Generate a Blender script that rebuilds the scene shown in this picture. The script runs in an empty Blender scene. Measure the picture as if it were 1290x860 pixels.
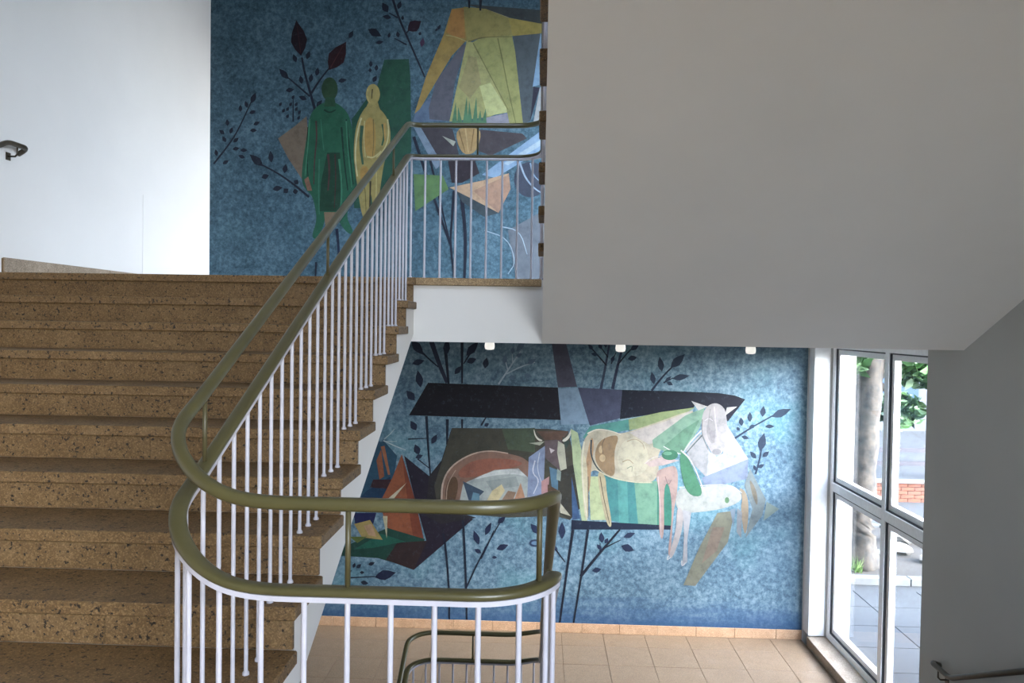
import bpy, bmesh, math, random
from mathutils import Vector, Matrix
random.seed(7)
S = bpy.context.scene
COL = S.collection

# ------------------------------------------------------------------ camera
CAM_Z = -0.2816
def make_camera():
    yaw, pitch, roll = 0.0372, 0.0236, 0.0152
    F = Vector((-math.sin(yaw), math.cos(yaw), 0)); R = Vector((math.cos(yaw), math.sin(yaw), 0)); U = Vector((0, 0, 1))
    F2 = F*math.cos(pitch) - U*math.sin(pitch); U2 = U*math.cos(pitch) + F*math.sin(pitch)
    R3 = R*math.cos(roll) + U2*math.sin(roll); U3 = U2*math.cos(roll) - R*math.sin(roll)
    cd = bpy.data.cameras.new('camera'); cd.sensor_width = 36; cd.sensor_fit = 'HORIZONTAL'
    cd.lens = 36*972.2/1290; cd.clip_start = .05; cd.clip_end = 300
    o = bpy.data.objects.new('camera', cd); COL.objects.link(o)
    o.matrix_world = Matrix(((R3.x, U3.x, -F2.x, 0), (R3.y, U3.y, -F2.y, 0), (R3.z, U3.z, -F2.z, CAM_Z), (0, 0, 0, 1)))
    S.camera = o
make_camera()

# ------------------------------------------------------------------ world, sun, window portals, exposure
W = bpy.data.worlds.new('sky'); S.world = W; W.use_nodes = True
nt = W.node_tree; nt.nodes.clear()
sky = nt.nodes.new('ShaderNodeTexSky'); sky.sky_type = 'NISHITA'; sky.sun_disc = False
sky.sun_elevation = math.radians(26); sky.sun_rotation = math.radians(118); sky.air_density = 1.0; sky.dust_density = 2.2
bgn = nt.nodes.new('ShaderNodeBackground'); bgn.inputs['Strength'].default_value = 1.0
wo = nt.nodes.new('ShaderNodeOutputWorld')
hs = nt.nodes.new('ShaderNodeHueSaturation'); hs.inputs['Saturation'].default_value = .42
nt.links.new(sky.outputs[0], hs.inputs['Color']); wb = nt.nodes.new('ShaderNodeMix'); wb.data_type = 'RGBA'; wb.blend_type = 'MULTIPLY'; wb.inputs[0].default_value = 1; wb.inputs[7].default_value = (.94, .985, 1.16, 1)
nt.links.new(hs.outputs[0], wb.inputs[6]); nt.links.new(wb.outputs[2], bgn.inputs[0]); nt.links.new(bgn.outputs[0], wo.inputs[0])
def portal(name, loc, normal, sx, sy):
    d = bpy.data.lights.new(name, 'AREA'); d.shape = 'RECTANGLE'; d.size = sx; d.size_y = sy; d.cycles.is_portal = True
    o = bpy.data.objects.new(name, d); COL.objects.link(o); o.location = loc
    n = Vector(normal); up = Vector((0, 0, 1)); z = -n; x = up.cross(z).normalized(); y = z.cross(x)
    o.rotation_euler = Matrix((x, y, z)).transposed().to_euler()
WIN = {1: (5.30, 7.95, -3.45, -.41), 2: (6.35, 7.95, .08, 3.02)}      # right hand windows (y0, y1, z0, z1), in plane x = 2.97
REAR = (.55, 2.45, -.95, 1.20)                                        # rear window (x0, x1, z0, z1), in plane y = -1.7
HIGH = (-1.1, 1.6, 2.30, 5.0)                                        # rear window of the storey above
for k, (a, b, c, d) in WIN.items(): portal('window_portal', (3.16, (a+b)/2, (c+d)/2), (-1, 0, 0), b-a, d-c)
for (a, b, c, d) in (REAR, HIGH): portal('window_portal', ((a+b)/2, -1.92, (c+d)/2), (0, 1, 0), b-a, d-c)
S.view_settings.view_transform = 'Standard'; S.view_settings.look = 'None'; S.view_settings.gamma = 1
S.view_settings.use_curve_mapping = False
S.view_settings.exposure = 2.3

# ------------------------------------------------------------------ helpers
def lin(c):
    return tuple(((v/255)/12.92 if v/255 <= .04045 else ((v/255+.055)/1.055)**2.4) for v in c) + (1.0,)
MATS = {}
def newmat(name):
    m = bpy.data.materials.new(name); m.use_nodes = True; MATS[name] = m
    n = m.node_tree; b = n.nodes['Principled BSDF']
    return m, n, b
def noise(n, scale, detail=4, rough=.6, co=None, dim='3D'):
    t = n.nodes.new('ShaderNodeTexNoise'); t.inputs['Scale'].default_value = scale; t.inputs['Detail'].default_value = detail; t.inputs['Roughness'].default_value = rough
    if co: n.links.new(co, t.inputs['Vector'])
    return t
def ramp(n, fac, stops):
    r = n.nodes.new('ShaderNodeValToRGB'); e = r.color_ramp.elements
    while len(e) < len(stops): e.new(.5)
    for i, (p, c) in enumerate(stops): e[i].position = p; e[i].color = c if len(c) == 4 else lin(c)
    n.links.new(fac, r.inputs[0]); return r
def mixc(n, fac, a, b, mode='MIX'):
    m = n.nodes.new('ShaderNodeMix'); m.data_type = 'RGBA'; m.blend_type = mode
    for v, s in ((fac, m.inputs[0]), (a, m.inputs[6]), (b, m.inputs[7])):
        if hasattr(v, 'default_value') or hasattr(v, 'is_linked'): n.links.new(v, s)
        else: s.default_value = v
    return m.outputs[2]
def bump(n, b, h, strength=.2, dist=.01):
    u = n.nodes.new('ShaderNodeBump'); u.inputs['Strength'].default_value = strength; u.inputs['Distance'].default_value = dist
    n.links.new(h, u.inputs['Height']); n.links.new(u.outputs[0], b.inputs['Normal'])
def objco(n):
    return n.nodes.new('ShaderNodeTexCoord').outputs['Object']
def geoco(n):
    return n.nodes.new('ShaderNodeNewGeometry').outputs['Position']

def plaster(name, c, var=.04, rough=.85):
    m, n, b = newmat(name); co = geoco(n)
    t = noise(n, .9, 5, .55, co); f = noise(n, 160, 2, .5, co)
    c0 = lin(tuple(v*(1-var) for v in c)); c1 = lin(tuple(min(255, v*(1+var)) for v in c))
    r = ramp(n, t.outputs[0], [(.3, c0), (.7, c1)]); n.links.new(r.outputs[0], b.inputs['Base Color'])
    b.inputs['Roughness'].default_value = rough; bump(n, b, f.outputs[0], .12, .002); return m
def simple(name, c, rough=.5, metal=0, var=.06, scale=30, bmp=0):
    m, n, b = newmat(name); t = noise(n, scale, 3, .5, objco(n))
    r = ramp(n, t.outputs[0], [(.3, lin(tuple(v*(1-var) for v in c))), (.7, lin(tuple(min(255, v*(1+var)) for v in c)))])
    n.links.new(r.outputs[0], b.inputs['Base Color']); b.inputs['Roughness'].default_value = rough; b.inputs['Metallic'].default_value = metal
    if bmp: bump(n, b, t.outputs[0], bmp, .01)
    return m
def stone(name, dark, mid, light, pit, scale=1.0, rough=.5, streak=(1, 1, 1), pitsize=.30):
    m, n, b = newmat(name); co = geoco(n)
    oi = n.nodes.new('ShaderNodeObjectInfo')
    mp = n.nodes.new('ShaderNodeMapping'); mp.inputs['Scale'].default_value = streak; n.links.new(co, mp.inputs[0])
    ad = n.nodes.new('ShaderNodeVectorMath'); ad.operation = 'ADD'; n.links.new(mp.outputs[0], ad.inputs[0])
    sc = n.nodes.new('ShaderNodeVectorMath'); sc.operation = 'SCALE'; sc.inputs[0].default_value = (13, 7, 5); n.links.new(oi.outputs['Random'], sc.inputs['Scale']); n.links.new(sc.outputs[0], ad.inputs[1])
    v = ad.outputs[0]
    big = noise(n, 7*scale, 5, .65, v); r1 = ramp(n, big.outputs[0], [(.32, dark), (.5, mid), (.68, light)])
    vo = n.nodes.new('ShaderNodeTexVoronoi'); vo.inputs['Scale'].default_value = 210*scale; n.links.new(v, vo.inputs['Vector'])
    bw = n.nodes.new('ShaderNodeSeparateColor'); n.links.new(vo.outputs['Color'], bw.inputs[0])
    r2 = ramp(n, bw.outputs[0], [(0, tuple(x*.8 for x in mid)), (.6, mid), (1, tuple(min(255, x*1.2) for x in light))])
    c = mixc(n, .55, r1.outputs[0], r2.outputs[0])
    p1 = noise(n, 60*scale, 4, .6, v); p2 = ramp(n, p1.outputs[0], [(pitsize, (1, 1, 1, 1)), (pitsize+.055, (0, 0, 0, 1))])
    c = mixc(n, p2.outputs[0], c, lin(pit)); n.links.new(c, b.inputs['Base Color'])
    b.inputs['Roughness'].default_value = rough
    inv = n.nodes.new('ShaderNodeMath'); inv.operation = 'SUBTRACT'; inv.inputs[0].default_value = 1; n.links.new(p2.outputs[0], inv.inputs[1])
    bump(n, b, inv.outputs[0], .35, .004); return m

def link(o, parent=None):
    COL.objects.link(o)
    if parent is not None: o.parent = parent
    return o
def tag(o, label=None, cat=None, group=None, kind=None):
    for k, v in (('label', label), ('category', cat), ('group', group), ('kind', kind)):
        if v: o[k] = v
    return o
def empty(name, loc=(0, 0, 0)):
    o = bpy.data.objects.new(name, None); o.location = loc; o.empty_display_size = .1; return link(o)
def mesh(name, verts, faces, mat, parent=None, smooth=False):
    me = bpy.data.meshes.new(name); me.from_pydata([tuple(v) for v in verts], [], faces); me.update()
    if mat: me.materials.append(MATS[mat])
    if smooth:
        for p in me.polygons: p.use_smooth = True
    o = bpy.data.objects.new(name, me); link(o)
    if parent is not None: setpar(o, parent)
    return o
def setpar(o, parent):
    o.parent = parent; o.matrix_parent_inverse = Matrix.Translation(-wloc(parent))
def wloc(o):
    v = Vector(o.location)
    while o.parent is not None:
        v = v + o.matrix_parent_inverse.to_translation(); o = o.parent; v = v + Vector(o.location)
    return v
BOXF = [(0, 3, 2, 1), (4, 5, 6, 7), (0, 1, 5, 4), (1, 2, 6, 5), (2, 3, 7, 6), (3, 0, 4, 7)]
def boxv(x0, x1, y0, y1, z0, z1):
    return [(x0, y0, z0), (x1, y0, z0), (x1, y1, z0), (x0, y1, z0), (x0, y0, z1), (x1, y0, z1), (x1, y1, z1), (x0, y1, z1)]
def box(name, x0, x1, y0, y1, z0, z1, mat, parent=None, bev=0, seg=1):
    c = ((x0+x1)/2, (y0+y1)/2, (z0+z1)/2)
    me = bpy.data.meshes.new(name); bm = bmesh.new()
    vs = [bm.verts.new((v[0]-c[0], v[1]-c[1], v[2]-c[2])) for v in boxv(x0, x1, y0, y1, z0, z1)]
    for f in BOXF: bm.faces.new([vs[i] for i in f])
    if bev: bmesh.ops.bevel(bm, geom=bm.edges[:], offset=bev, segments=seg, affect='EDGES', profile=.5)
    bm.to_mesh(me); bm.free(); me.materials.append(MATS[mat])
    o = bpy.data.objects.new(name, me); o.location = c; link(o)
    if parent is not None: setpar(o, parent)
    return o
def boxes(name, lst, mat, parent=None):
    vs, fs = [], []
    for b in lst:
        k = len(vs); vs += boxv(*b); fs += [tuple(i+k for i in f) for f in BOXF]
    return mesh(name, vs, fs, mat, parent)
def sweep(name, pts, prof, mat, parent=None, smooth=True, cap=True, radii=None):
    """prof: closed list of (side, up) offsets; pts: list of Vector"""
    n = len(prof); vs, fs = [], []
    for i, p in enumerate(pts):
        t = (pts[min(i+1, len(pts)-1)] - pts[max(i-1, 0)]).normalized()
        sd_ = t.cross(Vector((0, 0, 1)))
        if sd_.length < 1e-3: sd_ = Vector((1, 0, 0))
        sd_.normalize(); up = sd_.cross(t).normalized(); r = radii[i] if radii else 1
        for a, b in prof: vs.append(p + sd_*a*r + up*b*r)
    for i in range(len(pts)-1):
        for j in range(n):
            fs.append((i*n+j, i*n+(j+1) % n, (i+1)*n+(j+1) % n, (i+1)*n+j))
    if cap: fs.append(tuple(range(n-1, -1, -1))); fs.append(tuple((len(pts)-1)*n+j for j in range(n)))
    return mesh(name, vs, fs, mat, parent, smooth)
def circ(r, n=10, sq=1.0):
    return [(r*math.cos(2*math.pi*k/n), r*sq*math.sin(2*math.pi*k/n)) for k in range(n)]
def lathe(name, prof, loc, mat, parent=None, n=16, axis='Z'):
    vs, fs = [], []
    for (r, z) in prof:
        for k in range(n):
            a = 2*math.pi*k/n; x, y = r*math.cos(a), r*math.sin(a)
            vs.append((x+loc[0], y+loc[1], z+loc[2]))
    for i in range(len(prof)-1):
        for k in range(n): fs.append((i*n+k, i*n+(k+1) % n, (i+1)*n+(k+1) % n, (i+1)*n+k))
    fs.append(tuple(range(n-1, -1, -1))); fs.append(tuple((len(prof)-1)*n+k for k in range(n)))
    return mesh(name, vs, fs, mat, parent, True)

# ------------------------------------------------------------------ materials
plaster('wall_white', (226, 226, 226), .015)
plaster('plaster_grey', (206, 205, 203), .02)
plaster('stringer_white', (228, 225, 220), .015, .6)
simple('frame_white', (240, 241, 242), .35, 0, .02)
simple('gasket_dark', (62, 66, 72), .6)
simple('olive', (76, 71, 42), .36, 0, .05, 12)
simple('olive_steel', (74, 68, 42), .45, 0, .05, 12)
simple('baluster_white', (184, 181, 188), .38, 0, .03, 20)
simple('bronze_dark', (70, 62, 50), .35, .3)
simple('lamp_white', (236, 236, 230), .4, 0, .01)
m_, n_, b_ = newmat('lamp_glow'); b_.inputs['Base Color'].default_value = (.85, .84, .8, 1); b_.inputs['Emission Color'].default_value = (1, .97, .9, 1); b_.inputs['Emission Strength'].default_value = .14
stone('stair_stone', (88, 65, 36), (112, 86, 52), (134, 108, 74), (34, 24, 12), 1.0, .6, (1, 1, 1), .36)
stone('landing_stone', (110, 88, 60), (146, 120, 84), (176, 150, 112), (66, 50, 34), 1.0, .55)
stone('floor_tile', (122, 101, 80), (132, 111, 89), (142, 122, 101), (102, 82, 62), 1.2, .38, (1, 1, 1), .24)
stone('skirting_stone', (158, 122, 90), (178, 142, 110), (194, 162, 132), (120, 84, 58), 1.4, .5, (1, 1, 1), .27)
stone('sill_stone', (120, 104, 88), (150, 134, 116), (176, 160, 142), (90, 76, 60), 1.0, .4)
simple('grout', (120, 98, 70), .9)
simple('concrete', (150, 148, 144), .9)
def mural_mats():
    # painted background: scumbled blues
    for nm, a, b_, c_ in (('mural_upper', (34, 58, 72), (56, 84, 100), (80, 106, 122)), ('mural_lower', (52, 74, 90), (78, 102, 116), (110, 130, 141))):
        m, n, b = newmat(nm); co = geoco(n)
        t1 = noise(n, 2.6, 8, .7, co); t2 = noise(n, 20, 7, .78, co)
        ad = n.nodes.new('ShaderNodeMath'); ad.operation = 'MULTIPLY_ADD'; ad.inputs[1].default_value = .7
        n.links.new(t2.outputs[0], ad.inputs[0])
        m2 = n.nodes.new('ShaderNodeMath'); m2.operation = 'MULTIPLY'; m2.inputs[1].default_value = .3; n.links.new(t1.outputs[0], m2.inputs[0]); n.links.new(m2.outputs[0], ad.inputs[2])
        r = ramp(n, ad.outputs[0], [(.40, a), (.5, b_), (.60, c_)])
        t3 = noise(n, 1.1, 3, .5, co); g = ramp(n, t3.outputs[0], [(.55, (0, 0, 0, 1)), (.75, (1, 1, 1, 1))])
        tint = mixc(n, .3, r.outputs[0], lin((84, 140, 140) if nm == 'mural_lower' else (58, 92, 100)))
        c = mixc(n, g.outputs[0], r.outputs[0], tint)
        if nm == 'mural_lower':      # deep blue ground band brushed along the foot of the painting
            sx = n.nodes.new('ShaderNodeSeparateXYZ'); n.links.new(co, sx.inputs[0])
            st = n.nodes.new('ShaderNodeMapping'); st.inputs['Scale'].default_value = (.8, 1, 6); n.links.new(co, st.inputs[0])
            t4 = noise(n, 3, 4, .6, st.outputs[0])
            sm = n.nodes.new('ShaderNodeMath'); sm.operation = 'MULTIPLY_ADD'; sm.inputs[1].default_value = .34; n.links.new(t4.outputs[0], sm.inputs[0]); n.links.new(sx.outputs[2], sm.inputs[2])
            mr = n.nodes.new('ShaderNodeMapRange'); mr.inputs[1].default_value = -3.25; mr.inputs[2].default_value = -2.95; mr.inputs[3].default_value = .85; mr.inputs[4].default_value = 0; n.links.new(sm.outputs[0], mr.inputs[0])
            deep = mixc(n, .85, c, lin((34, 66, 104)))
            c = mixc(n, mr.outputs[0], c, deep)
        n.links.new(c, b.inputs['Base Color']); b.inputs['Roughness'].default_value = .6; b.inputs['Specular IOR Level'].default_value = .25
        bump(n, b, t2.outputs[0], .15, .004)
    m, n, b = newmat('mural_paint'); co = geoco(n)
    at = n.nodes.new('ShaderNodeVertexColor'); at.layer_name = 'pigment'
    t = noise(n, 9, 7, .7, co); r = ramp(n, t.outputs[0], [(.3, (.66, .67, .70, 1)), (.5, (1, 1, 1, 1)), (.72, (1.22, 1.2, 1.16, 1))])
    c = mixc(n, 1.0, at.outputs[0], r.outputs[0], 'MULTIPLY')
    t2 = noise(n, 24, 5, .7, co); r2 = ramp(n, t2.outputs[0], [(.56, (0, 0, 0, 1)), (.74, (.16, .16, .16, 1))])
    c = mixc(n, r2.outputs[0], c, lin((84, 104, 118)))
    n.links.new(c, b.inputs['Base Color']); b.inputs['Roughness'].default_value = .6; b.inputs['Specular IOR Level'].default_value = .22; bump(n, b, t2.outputs[0], .1, .003)
mural_mats()
def glass():
    m, n, b = newmat('window_glass'); n.nodes.remove(b); out = n.nodes['Material Output']
    tr = n.nodes.new('ShaderNodeBsdfTransparent'); tr.inputs[0].default_value = (.93, .96, .95, 1)
    gl = n.nodes.new('ShaderNodeBsdfGlossy'); gl.inputs['Roughness'].default_value = .02
    lw = n.nodes.new('ShaderNodeLayerWeight'); pw = n.nodes.new('ShaderNodeMath'); pw.operation = 'POWER'; pw.inputs[1].default_value = 5; n.links.new(lw.outputs['Facing'], pw.inputs[0])
    fr = n.nodes.new('ShaderNodeMath'); fr.operation = 'MULTIPLY_ADD'; fr.inputs[1].default_value = .5; fr.inputs[2].default_value = .02; n.links.new(pw.outputs[0], fr.inputs[0])
    mx = n.nodes.new('ShaderNodeMixShader'); n.links.new(fr.outputs[0], mx.inputs[0]); n.links.new(tr.outputs[0], mx.inputs[1]); n.links.new(gl.outputs[0], mx.inputs[2]); n.links.new(mx.outputs[0], out.inputs[0])
glass()

# ------------------------------------------------------------------ dimensions
H, T, D = .1545, .30, 4.91            # riser, tread, y of the upper landing edge; z = 0 on the upper landing
XL, XR, YM, XW = -3.54, 2.647, 8.12, 2.97
ZM = -11*H                            # middle landing
ZF = -3.54                            # lower hall floor
H2 = (ZM-ZF)/12
YR, YE = -1.70, 1.88                  # rear wall, edge of the middle landing
TOP = 5.4

# ------------------------------------------------------------------ room shell
tag(box('wall_left', XL-.25, XL, YR-.2, YM+.3, -5.4, TOP, 'wall_white'), kind='structure')
tag(box('wall_far', XL-.25, XW+.3, YM, YM+.3, -5.4, TOP, 'plaster_grey'), kind='structure')
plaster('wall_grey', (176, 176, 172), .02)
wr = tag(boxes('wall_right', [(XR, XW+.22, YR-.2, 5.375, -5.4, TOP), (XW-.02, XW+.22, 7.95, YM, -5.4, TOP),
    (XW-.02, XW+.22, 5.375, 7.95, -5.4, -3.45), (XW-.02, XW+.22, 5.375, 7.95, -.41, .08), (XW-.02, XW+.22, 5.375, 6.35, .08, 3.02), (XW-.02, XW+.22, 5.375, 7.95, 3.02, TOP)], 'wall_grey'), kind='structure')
x0, x1, z0, z1 = REAR; u0, u1, w0, w1 = HIGH
tag(boxes('wall_rear', [(XL, x0, YR-.2, YR, -5.4, 1.36), (x1, XR, YR-.2, YR, -5.4, 1.36), (x0, x1, YR-.2, YR, -5.4, z0), (x0, x1, YR-.2, YR, z1, 1.36),
    (XL, u0, YR-.2, YR, 1.36, TOP), (u1, XR, YR-.2, YR, 1.36, TOP), (u0, u1, YR-.2, YR, 1.36, w0), (u0, u1, YR-.2, YR, w1, TOP)], 'wall_white'), kind='structure')
tag(box('ceiling', XL-.25, XW+.3, YR-.2, YM+.3, TOP, TOP+.2, 'wall_white'), kind='structure')
tag(box('trim_1', 2.79, XW-.02, 7.955, YM, -3.44, -.41, 'frame_white', bev=.004), kind='structure')
# landings
up_l = tag(box('floor_upper', XL, XW-.02, D+.02, YM, -.408, -.002, 'stringer_white'), kind='structure')
box('edge_slab', -.80, -.0, D-.02, D+.34, -.047, 0, 'landing_stone', up_l, .004)
box('edge_slab', XL, -.80, D-.03, D+.34, -.047, 0, 'stair_stone', up_l, .004)
box('edge_slab', 0, XR, D+.34, D+.68, -.047, 0, 'landing_stone', up_l, .004)
box('riser', XL, -.82, D, D+.02, -H, -.047, 'stair_stone', up_l)
tag(box('floor_middle', XL, XR, YR, YE, ZM-.32, ZM, 'landing_stone'), kind='structure')
tag(box('floor_top', XL, XR, YR, 1.55, 1.36, 1.70, 'wall_white'), kind='structure')
def ceiling_flight():
    a = [(1.5, 1.36), (D+.05, 3.10), (D+.05, 3.45), (1.5, 1.74)]
    vs = [(XL, y, z) for y, z in a] + [(-.82, y, z) for y, z in a]
    tag(mesh('ceiling_flight', vs, [(0, 1, 2, 3), (7, 6, 5, 4), (0, 4, 5, 1), (1, 5, 6, 2), (2, 6, 7, 3), (3, 7, 4, 0)], 'wall_white'), kind='structure')
ceiling_flight()
tag(box('ceiling_landing', XL, XW-.02, D, YM, 3.10, 3.45, 'wall_white'), kind='structure')
tag(box('floor_basement', XL, XR, YR, YM, -5.4, -5.3, 'concrete'), kind='structure')
# lower hall floor with its tiles
fl = tag(boxes('floor', [(XL, XR+.1, 5.52, YM, ZF-.25, ZF-.006)], 'grout'), kind='structure')
xs = [XL] + [.70+.435*k for k in range(-9, 5)] + [2.775]
ys = [5.52, 6.04, 6.475, 6.91, 7.345, 7.78, YM]
for j in range(len(ys)-1):
    for i in range(len(xs)-1):
        g = .0018; o = box('tile', xs[i]+g, xs[i+1]-g, ys[j]+g, ys[j+1]-g, ZF-.02, ZF+random.uniform(-.0006, .0006), 'floor_tile', fl, .0015)
bb = tag(boxes('baseboard_far', [(XL, 2.775, YM-.012, YM, ZF, ZF+.098)], 'grout'), kind='structure')
x = XL
while x < 2.7:
    w = .43+random.uniform(-.05, .05); w = min(w, 2.775-x)
    box('skirting_block', x+.002, x+w-.002, YM-.024, YM-.004, ZF+.001, ZF+.1, 'skirting_stone', bb, .002); x += w
bl = tag(boxes('baseboard_left', [(XL, XL+.012, D+.03, YM-.02, 0, .095)], 'grout'), kind='structure')
y = D+.03
while y < YM-.1:
    w = min(.62, YM-.025-y); box('skirting_block', XL+.004, XL+.022, y+.002, y+w-.002, 0, .1, 'sill_stone', bl, .002); y += w
hatch = box('access_panel', XL, XL+.004, 6.73, 7.39, .03, .805, 'wall_white', None, .001)
tag(hatch, 'flat white access panel flush in the left wall', 'panel')

# windows
def window(num, y0, y1, z0, z1, zt, mull):
    w = tag(empty('window_%d' % num, (XW, (y0+y1)/2, z0)), kind='structure')
    X0 = XW; fw = .075
    boxes('frame', [(X0, X0+.07, y0, y0+fw, z0, z1), (X0, X0+.07, y1-fw, y1, z0, z1), (X0, X0+.07, y0+fw, y1-fw, z0, z0+fw), (X0, X0+.07, y0+fw, y1-fw, z1-fw, z1)], 'frame_white', w)
    ym = mull
    box('mullion', X0-.004, X0+.07, ym-.035, ym+.035, z0+fw, z1-fw, 'frame_white', w, .003)
    for a, b in ((y0+fw, ym-.035), (ym+.035, y1-fw)):
        box('transom', X0-.006, X0+.07, a, b, zt-.045, zt+.045, 'frame_white', w, .004)
        for c, d in ((z0+fw, zt-.045), (zt+.045, z1-fw)):
            boxes('gasket', [(X0+.006, X0+.028, a, a+.012, c, d), (X0+.006, X0+.028, b-.012, b, c, d), (X0+.006, X0+.028, a+.012, b-.012, c, c+.012), (X0+.006, X0+.028, a+.012, b-.012, d-.012, d)], 'gasket_dark', w)
            a2, b2, c2, d2 = a+.012, b-.012, c+.012, d-.012; s = .05
            sa = boxes('sash', [(X0+.022, X0+.072, a2, a2+s, c2, d2), (X0+.022, X0+.072, b2-s, b2, c2, d2), (X0+.022, X0+.072, a2+s, b2-s, c2, c2+s), (X0+.022, X0+.072, a2+s, b2-s, d2-s, d2)], 'frame_white', w)
            box('pane', X0+.046, X0+.052, a2+s-.005, b2-s+.005, c2+s-.005, d2-s+.005, 'window_glass', sa)
    return w
w1_ = window(1, *WIN[1], -1.88, 6.72)
box('sill', 2.775, XW+.01, 5.30, 7.955, ZF-.02, -3.445, 'sill_stone', w1_, .004)
w2_ = window(2, *WIN[2], 1.2, 7.15)
box('sill', 2.70, XW+.01, 6.35, 7.95, 0.0, .08, 'sill_stone', w2_, .004)
def rear_window(num, x0, x1, z0, z1):
    w = tag(empty('window_%d' % num, ((x0+x1)/2, YR-.1, z0)), kind='structure')
    y0, y1, f = YR-.13, YR-.07, .06
    boxes('frame', [(x0, x0+f, y0, y1, z0, z1), (x1-f, x1, y0, y1, z0, z1), (x0+f, x1-f, y0, y1, z0, z0+f), (x0+f, x1-f, y0, y1, z1-f, z1)], 'frame_white', w)
    n = 3; ww = (x1-x0-2*f)/n
    for i in range(n):
        if i: box('mullion', x0+f+i*ww-.03, x0+f+i*ww+.03, y0, y1, z0+f, z1-f, 'frame_white', w)
        box('pane', x0+f+i*ww+.02, x0+f+(i+1)*ww-.02, YR-.102, YR-.098, z0+f-.01, z1-f+.01, 'window_glass', w)
rear_window(3, *REAR); rear_window(4, *HIGH)

# ------------------------------------------------------------------ the painted walls
def chaikin(pts, it=2, closed=True):
    for _ in range(it):
        q = []; n = len(pts)
        if not closed: q.append(pts[0])
        for i in range(n if closed else n-1):
            a, b = pts[i], pts[(i+1) % n]
            q += [(.75*a[0]+.25*b[0], .75*a[1]+.25*b[1]), (.25*a[0]+.75*b[0], .25*a[1]+.75*b[1])]
        if not closed: q.append(pts[-1])
        pts = q
    return pts
def stroke(pts, w):
    pts = chaikin(pts, 2, False) if len(pts) > 2 else list(pts)
    L, R = [], []; n = len(pts)
    for i, p in enumerate(pts):
        a, b = pts[max(i-1, 0)], pts[min(i+1, n-1)]; dx, dz = b[0]-a[0], b[1]-a[1]; l = math.hypot(dx, dz) or 1
        hw = w/2*(1-.45*i/(n-1)); L.append((p[0]-dz/l*hw, p[1]+dx/l*hw)); R.append((p[0]+dz/l*hw, p[1]-dx/l*hw))
    return [[L[i], L[i+1], R[i+1], R[i]] for i in range(n-1)]
def leaf(b, t, w):
    dx, dz = t[0]-b[0], t[1]-b[1]; l = math.hypot(dx, dz) or 1; nx, nz = -dz/l, dx/l; q = []
    for s, k in ((0, 0), (.2, .62), (.42, 1), (.68, .72), (.88, .25), (1, 0), (.88, -.25), (.68, -.72), (.42, -1), (.2, -.62)):
        q.append((b[0]+dx*s+nx*k*w/2, b[1]+dz*s+nz*k*w/2))
    return q
PAINT_Y = YM-.012
def clipx(p):
    return (max(XL+.001, min(2.775, p[0])), p[1])
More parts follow.
